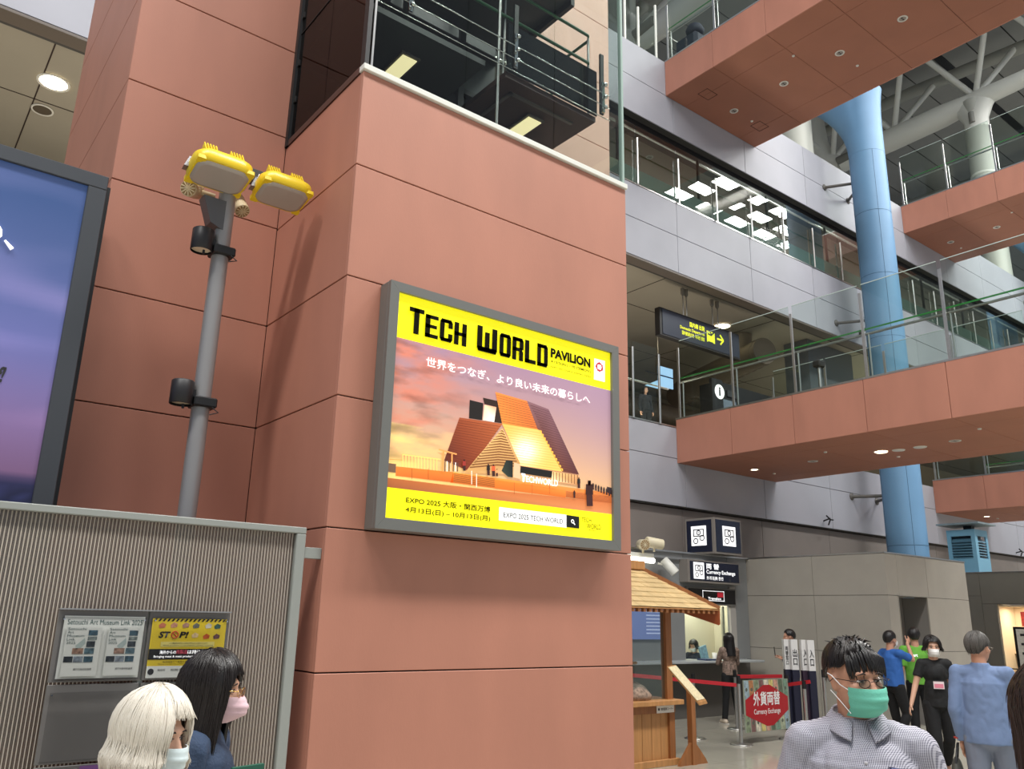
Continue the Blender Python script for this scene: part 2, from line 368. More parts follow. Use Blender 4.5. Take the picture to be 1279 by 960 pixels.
for x, y in ((4.46, 4.72), (3.5, 4.72), (4.46, 5.3)): MB().tube([(x, y, 6.05), (x, y, 6.94)], .012, 8).build('rail_post', STEEL, car)
for z, y in ((6.17, 4.45), (6.05, 4.45), (5.93, 4.45)):
    MB().tube([(TX0+.1, y, z), (TX1-.05, y, z)], .006 if z > 6.1 else .004, 6).build('tension_rod', CHROME, tw)
for x in (2.45, 3.42, 4.38):
    sp = MB()
    for z in (6.02, 6.12, 6.24): sp.lathe([(0, -.018), (.018, -.01), (.018, .01), (0, .018)], (x, 4.42, z), 12, cap=False)
    sp.bar((x, 4.45, 5.98), (x, 4.45, 6.28), .012, .03); sp.build('glass_fitting', CHROME, tw)
    MB().bar((x+.03, 4.5, 6.0), (x+.03, 4.5, 6.6), .02, .04).build('fin_bracket', BLACK, tw)
MB().tube([(3.3, 4.52, 5.29), (3.3, 4.52, 9.1)], .012, 8).build('guide_rail', STEEL, tw)
GLOWY = mat('warm_panel_glow', (255, 240, 185), emit=1.0)
for pts, z in (([(85, 345), (175, 260), (245, 295), (155, 375)], 6.066), ([(705, 640), (800, 570), (865, 602), (765, 668)], 5.995)):
    q = [aZ(460+a/4, b/3.996, z) for a, b in pts]; x0 = sum(p.x for p in (q[0], q[1]))/2; x1 = (q[2].x+q[3].x)/2; y0 = (q[1].y+q[2].y)/2; y1 = (q[0].y+q[3].y)/2
    lt = empty('light_panel', (x0, y0, z), 'rectangular warm light panel behind the tower glass, '+('by the left corner' if z > 6.05 else 'under the brown lift platform'), 'light panel')
    B('frame', mat('grey_frame', (92, 88, 84)), lt, x0-.02, y0-.02, z-.02, x1+.02, y1+.02, z-.002)
    B('diffuser', GLOWY, lt, x0, y0, z-.028, x1, y1, z-.021)
# ---- recessed salmon wall left of the tower (its return runs back to the facade)
rw = empty('wall_left', (.91, TY1, 0), kind='structure')
B('core', JOINT, rw, .94, TY1+.03, 0, TX0+.02, 8.13, 11.5)
RZ = [0, .73, 1.485, 2.262, 3.03, 3.787, 4.56, 5.33, 6.1, 6.87, 7.64, 8.41, 9.18, 9.95, 11.5]
for z0, z1 in zip(RZ, RZ[1:]):
    B('panel', SAL, rw, .91, TY1, z0+.004, TX0-.001, TY1+.02, z1-.004, .003)
    B('panel', SAL, rw, .91, TY1+.021, z0+.004, .93, 8.15, z1-.004, .003)
# ================================================================ FOOTBRIDGES
DLW = mat('downlight_trim', (215, 212, 205), .4)
LENS = mat('downlight_lens_off', (150, 140, 130), .3)
GLOW = mat('lamp_glow', (255, 240, 200), emit=9)
def bridge(name_label, X0, Zb, n, posts=True, w=3.67, y0=12.0, glass_h=1.8, lit=(), dark=(), rail=True, step=1.485, lit_off=0):
    hB = .98
    br = empty('footbridge', (X0, y0, Zb), name_label, 'footbridge')
    yend = y0-n*step
    B('deck_core', JOINT, br, X0+.03, yend, Zb+.03, X0+w-.03, y0-.005, Zb+hB-.03)
    for i in range(n):
        ya, yb = y0-i*step-.005, y0-(i+1)*step+.005
        B('fascia_panel', SAL, br, X0, yb, Zb+.0, X0+.03, ya, Zb+hB, .003)
        B('fascia_panel', SAL, br, X0+w-.03, yb, Zb, X0+w, ya, Zb+hB, .003)
        for xa, xb in ((X0+.031, X0+.73), (X0+.738, X0+2.95), (X0+2.958, X0+w-.031)):
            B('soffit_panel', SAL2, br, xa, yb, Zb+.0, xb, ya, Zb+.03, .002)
        # downlight in the middle bay
        cx, cy = X0+1.83, y0-.7-i*step
        dl = MB().lathe([(.075, Zb-.004), (.105, Zb-.008), (.11, Zb), (.07, Zb)], (cx, cy, 0), 24, cap=False).build('downlight', DLW, br)
        B2 = MB()
        if (i in lit): MB().lathe([(0, Zb-.004), (.074, Zb-.004)], (cx, cy, 0), 20, cap=False).build('lamp', GLOW, dl)
        else:
            MB().lathe([(0, Zb-.003), (.074, Zb-.003)], (cx, cy, 0), 20, cap=False).build('lamp', LENS, dl)
            for s in (-1, 1): B2.lathe([(0, Zb-.006), (.022, Zb-.006)], (cx+s*.03, cy, 0), 10, cap=False)
            B2.build('lamp_eye', BLACK, dl)
        if i % 2 == 1: MB().lathe([(0, Zb-.02), (.03, Zb-.02), (.035, Zb)], (X0+1.1, y0-1.45-i*step+.0, 0), 12, cap=False).build('sprinkler', DLW, br)
        if i % 2 == 0: MB().lathe([(0, Zb-.02), (.03, Zb-.02), (.035, Zb)], (X0+2.55, y0-.72-i*step, 0), 12, cap=False).build('sprinkler', DLW, br)
    B('edge_trim', STEEL, br, X0-.004, yend, Zb+hB, X0+.06, y0, Zb+hB+.035)
    B('edge_trim', STEEL, br, X0+w-.06, yend, Zb+hB, X0+w+.004, y0, Zb+hB+.035)
    zt = Zb+hB+.035
    for sx in (X0+.03, X0+w-.03):
        for i in range(n+1):
            y = y0-i*step-.08
            if i == 0: y = y0-.1
            B('post', STEEL, br, sx-.012, y-.028, zt-.12, sx+.012, y+.028, zt+glass_h-.15, .004)
            MB().tube([(sx+.06, y-.07, zt), (sx+.06, y-.07, zt+.82)], .018, 8).build('short_post', STEEL, br)
            if i < n: B('glass_pane', GLASS, br, sx-.006, y-step+.04, zt+.01, sx+.006, y-.04, zt+glass_h)
            if i < n: B('glass_edge', mat('pale_glass_edge', (200, 214, 208), .2), br, sx-.007, y-step+.04, zt+glass_h, sx+.007, y-.04, zt+glass_h+.012)
        if rail:
            MB().tube([(sx+.07, y0-.1, zt+.84), (sx+.07, yend, zt+.84)], .024, 10).build('handrail', STEEL, br)
            MB().box(sx+.02, yend, zt+.905, sx+.03, y0-.1, zt+.935).build('glass_rail_edge', GREEN, br)
    return br
bridge('top salmon footbridge nearest the tower, passing in front of the blue column head', 14.0, 14.5, 9)
bridge('middle salmon footbridge with glass balustrade crossing in front of the blue column', 14.0, 5.15, 9, lit=(0,), w=3.67)
bridge('far upper salmon footbridge to the right of the blue column', 25.85, 14.5, 6)
bridge('far lower salmon footbridge above the blue louvred vent box', 25.85, 5.15, 5, lit=(0, 1))
# extra lamps on the middle bridge soffit
for y, on in ((8.3, 1), (7.98, 0), (7.55, 0)):
    MB().lathe([(0, 5.135), (.11, 5.135), (.125, 5.149)], (15.85+(.08 if not on else 0), y, 0), 20, cap=False).build('spotlight', GLOW if on else DLW, None,
        'lit round spotlight in the middle footbridge soffit' if on else ('pale round fitting beside the lit spotlight under the middle footbridge' if y > 7.9 else 'pale round fitting on the camera side of the spotlights under the middle footbridge'), 'spotlight')
# ================================================================ BLUE COLUMNS
def column(cx, cy, R, label, m=BLUEC):
    c = empty('round_column', (cx, cy, 0), label, 'column'); zt = 15.25
    zj = [0, 3.8, 7.2, 9.48, 11.35, 13.3, zt]
    for a, b in zip(zj, zj[1:]): MB().lathe([(R, a+.006), (R, b-.006)], (cx, cy, 0), 64, cap=False).build('shell_segment', m, c)
    MB().lathe([(R-.01, 0), (R-.01, zt)], (cx, cy, 0), 48, cap=False).build('joint_core', mat('blue_joint', (60, 90, 120), .6), c)
    for k in range(4):
        a = -2.35+k*pi/2
        B('vertical_joint', mat('blue_joint', (60, 90, 120), .6), c, cx+math.cos(a)*R-.004, cy+math.sin(a)*R-.004, 0, cx+math.cos(a)*R+.004, cy+math.sin(a)*R+.004, zt)
    rings = []
    for i in range(17):
        t = i/16; z = zt+t*2.35; e = t**2.1; n = 48; ring = []
        for k in range(n):
            a = 2*pi*k/n; ca, sa = math.cos(a), math.sin(a)
            # the head flares strongly towards the facade, only a little elsewhere
            rx = R*(1+.25*t**4); ry = R*(1+(2.9*e if sa > 0 else .2*t**4)*abs(sa))
            ring.append((cx+ca*rx-.5*e*max(0, sa), cy+sa*ry, z+.2*t*sa))
        rings.append(ring)
    MB().loft(rings).build('flared_head', m, c)
    return c
column(21.7, 10.9, .5, 'big blue round column with a flared head, between the footbridges')
column(36.1, 10.9, .5, 'second blue column far back at the right edge of the photo')
STR = mat('strut_steel', (92, 88, 84), .5)
for cx in (21.7, 36.1):
    for z in (14.5, 10.15, 5.15):
        st = empty('column_strut', (cx, YF, z), 'steel struts tying the %s blue column to the %s facade band' % ('near' if cx < 30 else 'far', {14.5: 'top', 10.15: 'middle', 5.15: 'lowest'}[z]), 'strut')
        for x0, dx in ((cx-.6, -.1), (cx+.6, .1)):
            xx = x0+ (0 if dx < 0 else .1)
            MB().tube([(xx, YF, z), ((xx+cx+.2*(1 if dx > 0 else -1))/2, 11.68, z), (cx+.2*(1 if dx > 0 else -1), 11.36, z)], .045, 8).build('rod', STR, st)
            MB().lathe([(.0, -.03), (.1, -.02), (.1, .0)], (xx, YF-.0, z), 12, axis='y', cap=False).build('anchor_plate', STR, st)

for x, y in ((305, 290), (465, 388)):      # access hatches in the top footbridge soffit
    q = aZ(760+x/2.4624, y/2.4615, 14.497); hb = MB()
    for a, b, c_, d in ((-.2, -.15, .2, -.14), (-.2, .14, .2, .15), (-.2, -.15, -.19, .15), (.19, -.15, .2, .15)): hb.box(q.x+a, q.y+b, 14.494, q.x+c_, q.y+d, 14.4995)
    hb.build('hatch_outline', JOINT, bpy.data.objects['footbridge'])
# ================================================================ ROOF AND STEELWORK
ROOFM = mat('roof_lining', (142, 142, 138), .7, var=.04, vscale=1)
RBLK = mat('roof_groove', (30, 30, 30), .8)
roof = struct(B('ceiling', RBLK, None, 6, -14, 28.05, 80, 46, 28.3))
r0 = None
for j in range(40):
    y = -13.9+j*1.5
    if 4.2 < y < 5.8: continue
    for i in range(3):
        if r0 is None: r0 = MB().box(6, y, 28.0, 30.6, y+1.44, 28.04).build('panel', ROOFM, roof)
        else: shared('panel', r0, (i*24.7, y+13.9, 0), roof)
for y in (14.2, 25.7): B('groove', BLACK, roof, 6, y, 27.95, 80, y+.35, 28.0)
CREAM = mat('roof_uplight_glow', (235, 220, 160), emit=.5)
for X in (35.3, 20.9, 49.7):
    t = empty('roof_truss', (X, 12.7, 15.5), {35.3: 'white tubular roof truss with column beyond the blue column', 20.9: 'white tubular roof truss above the top footbridge', 49.7: 'farthest white tubular roof truss at the right'}[X], 'truss')
    MB().tube([(X, 19.0, 23.9), (X, 16.5, 24.05), (X, 14, 24.1), (X, 12.7, 24.15)], [.42, .55, .52, .40], 16).build('lower_chord', WHITEP, t)
    MB().tube([(X, 12.7, 24.15), (X, 10.5, 24.2), (X, 0, 24.6), (X, -8, 24.9)], [.42, .36, .36, .36], 16).build('lower_chord', WHITEP, t)
    MB().tube([(X, 12.7, 15.5), (X, 12.7, 22.6), (X, 12.7, 23.2), (X, 12.7, 24.1)], [.5, .5, .38, .5], 20).build('column', mat('roof_column_paint', (186, 187, 178), .45), t)
    MB().lathe([(.51, 20.4), (.53, 20.42), (.53, 20.5), (.51, 20.52)], (X, 12.7, 0), 20).build('collar', WHITEP, t)
    nd = MB(); nd.loft([[(X+math.cos(a)*rx, 12.7+math.sin(a)*ry, z) for a in [2*pi*k/16 for k in range(16)]] for z, rx, ry in ((22.7, .49, .47), (23.2, .42, .5), (23.7, .42, .75), (24.1, .42, 1.1), (24.4, .3, 1.0))])
    nd.build('cast_node', WHITEP, t)
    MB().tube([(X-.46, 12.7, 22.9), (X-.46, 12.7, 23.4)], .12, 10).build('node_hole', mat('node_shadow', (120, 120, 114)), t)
    MB().tube([(X, 19.0, 23.9), (X, 19.8, 24.3), (X, 20.3, 25.4), (X, 20.6, 28)], [.42, .5, .6, .65], 16).build('end_tube', WHITEP, t)
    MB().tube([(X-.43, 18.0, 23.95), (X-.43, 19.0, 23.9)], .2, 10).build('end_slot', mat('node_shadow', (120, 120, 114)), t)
    for dx in (-1.6, 1.6): MB().tube([(X+dx, 30, 27.4), (X+dx, 16, 27.1), (X+dx, 10, 26.7), (X+dx, -8, 26.6)], .28, 12).build('upper_chord', mat('chord_paint', (158, 158, 150), .5), t)
    for y in (12.6, 16.3, 19.5, 8.9, 5.2):
        for dx in (-1.6, 1.6):
            for dy in (-1.5, 1.7): MB().tube([(X, y, 24.35), (X+dx, y+dy, 27.0)], .13, 8).build('web_member', WHITEP, t)
    B('hanging_camera', BLACK, t, X-.15, 9.7, 26.0, X+.15, 9.95, 26.25)
struct(B('wall_fourth', mat('far_wall', (150, 146, 134), .7), None, 6, 30, 15.5, 90, 30.3, 28))
B('wall_art', CREAM, None, 27, 24.0, 17.5, 33, 24.2, 20.2, label='pale yellow lit wall panel glimpsed behind the far upper footbridge railing', cat='panel')
struct(B('wall_end', mat('far_end_wall', (176, 178, 178), .7), None, 70, -14, 0, 70.4, 30, 28))
ku = MB(); ku.box(29.5, 17.5, 15.5, 32.5, 21, 18.4); ku.prism([(29.2, 17.2, 18.4), (32.8, 17.2, 18.4), (31.0, 19, 19.6)], (0, 4, 0))
ku.build('kiosk_roof', mat('dull_blue_panel', (80, 116, 140), .5), None, 'blue roofed booth on the fourth storey behind the far upper footbridge', 'booth')
# luggage trolley on the top footbridge
lg = empty('luggage_trolley', (15.3, 11.2, 15.5), 'luggage trolley carrying dark navy bags on the top footbridge', 'trolley')
NAVY = mat('navy_fabric', (24, 30, 48), .7, bump=.2)
p = aX(863, 50, 14.5); 
MB().box(14.3, p.y-.35, 15.55, 14.9, p.y+.45, 15.62).build('deck', STEEL, lg)
MB().tube([(14.35, p.y+.45, 15.6), (14.35, p.y+.6, 16.5), (14.85, p.y+.6, 16.5), (14.85, p.y+.45, 15.6)], .02, 8).build('handle', STEEL, lg)
for y in (-.25, .35): MB().tube([(14.32, p.y+y, 15.54), (14.88, p.y+y, 15.54)], .035, 12).build('wheel', BLACK, lg)
MB().box(14.32, p.y-.3, 15.63, 14.88, p.y+.4, 16.22, .08).build('suitcase', NAVY, None, 'dark navy suitcase lying on the luggage trolley of the top footbridge', 'suitcase')
MB().lathe([(0, 16.23), (.2, 16.24), (.24, 16.36), (.18, 16.48), (0, 16.52)], (14.55, p.y-.1, 0), 16, cap=False).build('backpack', NAVY, None, 'round dark bag on top of the navy suitcase', 'bag')
# ================================================================ SECOND STOREY INTERIOR (seen through the opening)
dk = empty('air_duct', (19, 13, 9.2), 'brown spiral ventilation duct under the second storey ceiling', 'duct')
DUC = mat('duct_metal', (112, 100, 86), .55)
MB().tube([(19.0, 13.0, 9.1), (20.3, 16.8, 9.1), (21.0, 17.9, 9.1)], .38, 20).build('pipe', DUC, dk)
MB().tube([(19.35, 14.0, 9.1), (19.35, 14.0, 9.88)], .3, 16).build('riser', DUC, dk)
for k in range(16):
    q = Vector((19.0, 13.0, 9.1)).lerp(Vector((21.0, 17.9, 9.1)), (k+.5)/16)
    MB().tube([q, q+Vector((.02, .06, 0))], .395, 20).build('rib', DUC, dk)
MB().tube([(13.5, 18.5, 8.6), (28, 18.5, 8.6)], .35, 16).build('air_duct', DUC, None, 'long brown duct along the rear of the second storey', 'duct')
for x in (15, 19, 23, 27): MB().tube([(x, 18.5, 8.9), (x, 18.5, 9.895)], .02, 6).build('hanger_rod', STEEL, bpy.data.objects['air_duct.001'])
def ring_light(x, y, z, label, r=.3, on=True):
    l = empty('ceiling_light', (x, y, z), label, 'ceiling light')
    MB().lathe([(r*.85, z-.012), (r, z-.02), (r*1.02, z)], (x, y, 0), 28, cap=False).build('rim', DLW, l)
    MB().lathe([(0, z-.006), (r*.85, z-.006)], (x, y, 0), 28, cap=False).build('lamp', mat('lamp_glow', (255, 240, 200)) if on else mat('dark_speaker', (84, 74, 62)), l)
p = aZ(902, 407, 9.89); ring_light(p.x, p.y, 9.89, 'round lit ceiling light behind the departures sign', .26)
p = aZ(990, 437, 9.89); ring_light(p.x, p.y, 9.89, 'round lit ceiling light to the right of the departures sign', .26)
p = aZ(67, 103, 9.89); ring_light(p.x, p.y, 9.89, 'round lit ceiling light at the top left above the video screen', .24)
p = aZ(53, 137, 9.89); ring_light(p.x, p.y, 9.89, 'round dark loudspeaker in the ceiling below the top left lamp', .17, False)
# bulb shapes of the left lamp
# departures sign hanging on four rods
ds = empty('departures_sign', (14.3, 12.7, 8.4), 'dark blue hanging sign with yellow departures lettering and arrow', 'sign')
sy = 12.7
q0, q1, q2, q3 = aY(826, 387, sy), aY(923, 414, sy), aY(923, 446, sy), aY(826, 420, sy)
zt_, zb_ = (q0.z+q1.z)/2, (q2.z+q3.z)/2
SNAVY = mat('sign_navy', (44, 50, 66), .35); YEL = mat('sign_yellow', (222, 226, 40), emit=.75); WHT = mat('sign_white', (245, 245, 245), emit=.9)
B('body', mat('sign_edge', (26, 22, 22), .5), ds, q0.x-.05, sy+.012, zb_, q1.x, sy+.17, zt_)
B('face', SNAVY, ds, q0.x+.04, sy, zb_+.04, q1.x-.03, sy+.011, zt_-.04)
def sb(x0, y0, x1, y1, Y):   # box on plane Y from the photo's corner pixels (left edge and right edge mid heights)
    a, b, c, d = aY(x0, y0, Y), aY(x1, y0, Y), aY(x0, y1, Y), aY(x1, y1, Y)
    return a, d
def P(x, y, Y=sy): return aY(x, y, Y)
def tline(s, m, par, pl, pr, hpx, Y, depth=.004, bold=0, **k):
    """lettering whose baseline runs between two photo points pl, pr; hpx = cap height in photo pixels at the left"""
    a, b = aY(*pl, Y), aY(*pr, Y); t = aY(pl[0], pl[1]-hpx, Y); z = (a.z+b.z)/2
    return text(s, m, par, (a.x, z, b.x, z+(t.z-a.z)), 'Y', Y, depth, bold, **k)
tline('国内線 出発', YEL, ds, (861.5, 408.5), (880, 413.5), 6, sy, bold=.03)
tline('Domestic Departures', YEL, ds, (849.5, 411.5), (880, 420.3), 5, sy, bold=.02)
tline('国内航班出发  국내선 출발', YEL, ds, (852, 418.3), (880, 425.5), 5, sy, bold=.02)
a, b = P(882.5, 412.5), P(893, 429.5)
B('plane_symbol_panel', YEL, ds, a.x, sy-.004, b.z, b.x, sy-.001, a.z)
cx, cz = (a.x+b.x)/2, (a.z+b.z)/2
pl = MB(); pl.prism([(cx-.13, sy-.006, cz+.05), (cx-.1, sy-.006, cz+.09), (cx+.0, sy-.006, cz+.08), (cx+.14, sy-.006, cz+.18), (cx+.15, sy-.006, cz+.14), (cx+.02, sy-.006, cz+.03)], (0, .001, 0))
pl.prism([(cx-.06, sy-.006, cz+.16), (cx-.02, sy-.006, cz+.16), (cx+.05, sy-.006, cz+.08), (cx, sy-.006, cz+.07)], (0, .001, 0)); pl.box(cx-.12, sy-.006, cz-.16, cx+.08, sy-.005, cz-.13)
pl.build('plane_symbol', SNAVY, ds)
a = P(895.5, 422); b = P(903.5, 426.5); z = (a.z+b.z)/2
ar = MB().bar((a.x, sy-.003, z), (b.x, sy-.003, z), .05, .004, up=(0, 1, 0)); w = .13
for s in (-1, 1): ar.bar((b.x, sy-.003, z), (b.x-w, sy-.003, z+s*w), .045, .004, up=(0, 1, 0))
ar.build('arrow', YEL, ds)
for x, y in ((850, 362), (859, 362), (886, 376), (894, 378)):
    q = aZ(x, y, 9.88); MB().tube([(q.x, sy+.09, zt_-.01), (q.x, sy+.09, 9.86)], .014, 8).build('hanger_rod', STEEL, ds)
    MB().lathe([(.02, 9.7), (.05, 9.74), (.05, 9.9)], (q.x, sy+.09, 0), 12).build('rod_cup', mat('rod_cup', (128, 122, 114)), ds)
# information board, black shop front, dark pier, glazed bits
ib = empty('information_board', (16.2, 12.75, 6), 'black board with a round white i sign behind the footbridge railing', 'sign')
B('body', BLACK, ib, 16.25, 12.72, 5.95, 16.68, 12.8, 7.72)
q = aY(899, 489, 12.7)
MB().lathe([(0, 0), (.19, 0)], (q.x, 12.705, q.z), 28, axis='y', cap=False).build('disc', WHT, ib)
text('i', BLACK, ib, (q.x-.035, q.z-.11, q.x+.035, q.z+.12), 'Y', 12.70, .002, .04)
shopb = empty('black_shop_front', (17, 13.2, 6), 'black framed counter with grey screen on the second storey', 'counter')
B('frame', BLACK, shopb, 16.85, 13.0, 5.95, 19.3, 13.6, 7.8)
B('screen', mat('bluegrey_screen', (110, 122, 134), .2, emit=.15), shopb, 16.95, 12.98, 6.0, 17.55, 12.999, 7.35)
B('slot', mat('dark_slot', (50, 52, 56)), shopb, 17.2, 12.97, 7.45, 17.7, 12.999, 7.62); B('slot', mat('dark_slot', (50, 52, 56)), shopb, 18.2, 12.97, 7.3, 18.7, 12.999, 7.5)
B('pier', mat('bluegrey_pier', (104, 110, 118), .6), None, 21.0, 12.9, 5.95, 23.4, 13.7, 9.89, label='dark blue grey pier of the second storey left of the blue column', cat='pier')
B('glass_door', glass('door_glass', (190, 210, 214), 1.5, .2), None, 19.6, 12.9, 5.95, 20.5, 12.95, 7.6, label='upright glass screen between the black counter and the dark pier', cat='glass screen')
dw = empty('added_blue_panel', (16.4, 15, 8.1), 'added pale blue glowing patch behind the second storey glass near the tower', 'glowing panel')
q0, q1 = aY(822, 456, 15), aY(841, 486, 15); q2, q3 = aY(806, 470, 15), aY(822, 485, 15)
PATCHG = mat('blue_patch_glow', (150, 195, 228), emit=.9)  # glowing panel added for the bright blue patch in the glass
B('pane', PATCHG, dw, q0.x, 15, q1.z, q1.x, 15.03, q0.z); MB().prism([(q2.x, 15, q3.z), (q0.x-.01, 15, q3.z), (q0.x-.01, 15, q2.z)], (0, .03, 0)).build('pane', PATCHG, dw)
B('patch_bar', BLACK, dw, q2.x, 14.98, (q0.z+q1.z)/2, q1.x, 14.995, (q0.z+q1.z)/2+.03); B('hanger', STEEL, dw, q0.x, 15.0, q0.z, q0.x+.02, 15.02, 9.89)
cb = MB().tube([(0, 0, 0), (.0001, 0, 0)], .001, 3)
q = aX(1023, 459, 16.5); kp = empty('card_post', (16.5, q.y, 6.13), 'black headed grey post standing on the middle footbridge', 'post')
MB().tube([(16.5, q.y, 6.16), (16.5, q.y, q.z)], .04, 10).build('stem', STEEL, kp); MB().box(16.38, q.y-.1, q.z, 16.62, q.y+.1, q.z+.16, .03).build('head', BLACK, kp)
# ================================================================ GREY PARTITION BLOCKS AND CURRENCY COUNTER
p1 = empty('partition_block', (15.21, 8.1, 0), 'grey panelled partition block with a dark doorway in front of the blue column', 'partition')
B('core', PJ, p1, 15.24, 8.13, 0, 15.55, 11.9, 3.09); B('core', PJ, p1, 15.24, 8.13, 0, 15.58, 8.4, 3.09); B('core', PJ, p1, 16.76, 8.13, 0, 18.4, 8.4, 3.09); B('core', PJ, p1, 15.58, 8.13, 2.365, 16.755, 8.4, 3.09)
for y0, y1 in ((8.1, 9.63), (9.638, 11.25), (11.258, 12.1)):
    for z0, z1 in ((0, 1.3), (1.308, 2.34), (2.348, 3.11)): B('panel', PART, p1, 15.21, y0, z0, 15.235, y1, z1, .002)
for x0, x1, z0, z1 in ((15.21, 15.57, 0, 1.3), (15.21, 15.57, 1.308, 2.34), (15.21, 15.62, 2.348, 3.11), (15.628, 16.75, 2.348, 3.11), (16.69, 18.45, 0, 1.33), (16.69, 18.45, 1.338, 2.34), (16.758, 18.45, 2.348, 3.11)):
    B('panel', PART, p1, x0+.026 if x0 < 15.3 else x0, 8.1, z0, x1, 8.125, z1, .002)
B('top_trim', STEEL, p1, 15.2, 8.09, 3.112, 18.46, 8.45, 3.135); B('top_trim', STEEL, p1, 15.2, 8.451, 3.112, 15.6, 12.1, 3.135)
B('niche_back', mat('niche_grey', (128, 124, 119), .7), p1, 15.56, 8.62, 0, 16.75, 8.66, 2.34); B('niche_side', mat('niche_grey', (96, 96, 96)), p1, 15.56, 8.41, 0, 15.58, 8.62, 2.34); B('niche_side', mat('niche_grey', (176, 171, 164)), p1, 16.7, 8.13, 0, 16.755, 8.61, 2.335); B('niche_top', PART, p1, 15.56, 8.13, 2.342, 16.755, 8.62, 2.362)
B('frame', STEEL, p1, 15.565, 8.095, 0, 15.585, 8.14, 2.34); B('frame', STEEL, p1, 15.565, 8.095, 2.34, 16.7, 8.14, 2.352)
# second block with the lit shop alcove
PX = 22.0
p2b = empty('shop_block', (PX, 6, 0), 'grey panelled block with a lit shop alcove at the right edge', 'partition')
SH0, SH1 = 9.0, 6.0
B('core', PJ, p2b, PX+.03, SH0+.02, 0, PX+.3, 12, 3.05); B('core', PJ, p2b, PX+.03, 3, 2.36, PX+.3, SH0+.02, 3.05)
for y0, y1 in ((9.36, 9.9), (9.908, 12)):
    for z0, z1 in ((0, 1.2), (1.208, 2.55), (2.558, 3.1)): B('panel', mat('block_panel', (112, 109, 102), .6, var=.04), p2b, PX, y0, z0, PX+.025, y1, z1, .002)
for y0, y1, z0, z1 in ((9.02, 9.352, 0, 2.36), (3, 9.352, 2.37, 3.1)): B('panel', mat('block_panel', (112, 109, 102)), p2b, PX, y0, z0, PX+.025, y1, z1, .002)
B('top_trim', STEEL, p2b, PX-.01, 3, 3.102, PX+.35, 12, 3.125)
AL = mat('alcove_cream', (236, 216, 184), .6)
B('alcove_back', AL, p2b, PX+.9, 3, 0, PX+.95, SH0, 2.36); B('alcove_side', AL, p2b, PX+.05, SH0, 0, PX+.9, SH0+.02, 2.36); B('alcove_ceiling', AL, p2b, PX+.05, 3, 2.3, PX+.9, SH0, 2.34)
B('alcove_shelf', mat('shelf_wood', (150, 120, 90)), p2b, PX+.6, 3, 1.18, PX+.9, SH0, 1.22)
area('alcove_lamp', (PX+.4, 8.2, 2.28), (.3, 1.2), 26, col=(1, .86, .66))
ch = [(150, 40, 40), (210, 200, 190), (90, 90, 100), (190, 170, 140), (120, 140, 160), (200, 60, 60), (225, 190, 60)]
for i in range(6):
    y = 8.86-i*.16; B('poster', mat('poster_tint_%d' % i, ch[i], .5, var=.4, vscale=12), None, PX+.885, y-.13, 1.86, PX+.895, y, 2.2, label='small printed poster in the shop alcove, %s along the top row' % ['first', 'second', 'third', 'fourth', 'fifth', 'sixth'][i], cat='poster', group='posters in the shop alcove')
B('poster', mat('poster_y', (230, 205, 130), .5, var=.4, vscale=14), None, PX+.885, 8.4, 1.34, PX+.895, 8.65, 1.8, label='yellowish poster below the top row in the shop alcove', cat='poster')
B('poster', mat('poster_b', (160, 176, 190), .5, var=.4, vscale=14), None, PX+.885, 8.68, 1.36, PX+.895, 8.85, 1.8, label='pale blue poster beside the yellowish one in the alcove', cat='poster')
for i, y in enumerate((8.5, 8.0)):
    bc = empty('cabinet_box', (PX+.5, y, 0), ['cream cabinet box with black handle, left one in the alcove', 'taller cream cabinet box with black handle, right one in the alcove'][i], 'cabinet')
    B('body', mat('cabinet_cream', (214, 200, 176), .6), bc, PX+.35, y-.35, 0, PX+.75, y+.08, .95+.25*i, .01)
    MB().tube([(PX+.34, y-.1, .5), (PX+.28, y-.1, .62), (PX+.28, y-.2, .62), (PX+.34, y-.2, .5)], .012, 6).build('handle', BLACK, bc)
sbd = empty('menu_board', (21.6, 7.6, 0), 'white notice board in a black frame standing before the alcove', 'board')
q = aX(1277, 820, 21.2)
B('frame', BLACK, sbd, 21.2, q.y-.9, q.z-.45, 21.25, q.y+.12, q.z+.65); B('sheet', mat('paper', (226, 226, 220), .6, var=.1, vscale=30), sbd, 21.19, q.y-.84, q.z-.4, 21.199, q.y+.06, q.z+.6)
for k in range(5): B('print_line', mat('ink', (40, 40, 44)), sbd, 21.185, q.y-.6, q.z+.45-k*.2, 21.189, q.y-.02, q.z+.5-k*.2)
MB().bar((21.23, q.y-.4, 0), (21.23, q.y-.4, q.z-.45), .05).build('leg', BLACK, sbd)
pb = empty('queue_barrier', (20, 8, 0), 'black belt barrier in front of the lit shop alcove', 'barrier')
qa, qb = aX(1232, 832, 20.5), aX(1279, 838, 20.0)
MB().bar((20.5, qa.y, qa.z), (20.0, qb.y-1, qb.z), .06, .02).build('belt', BLACK, pb)
for y, x in ((qa.y, 20.5), (qb.y-1, 20.0)): MB().tube([(x, y, 0), (x, y, qa.z+.03)], .03, 10).build('post', BLACK, pb)
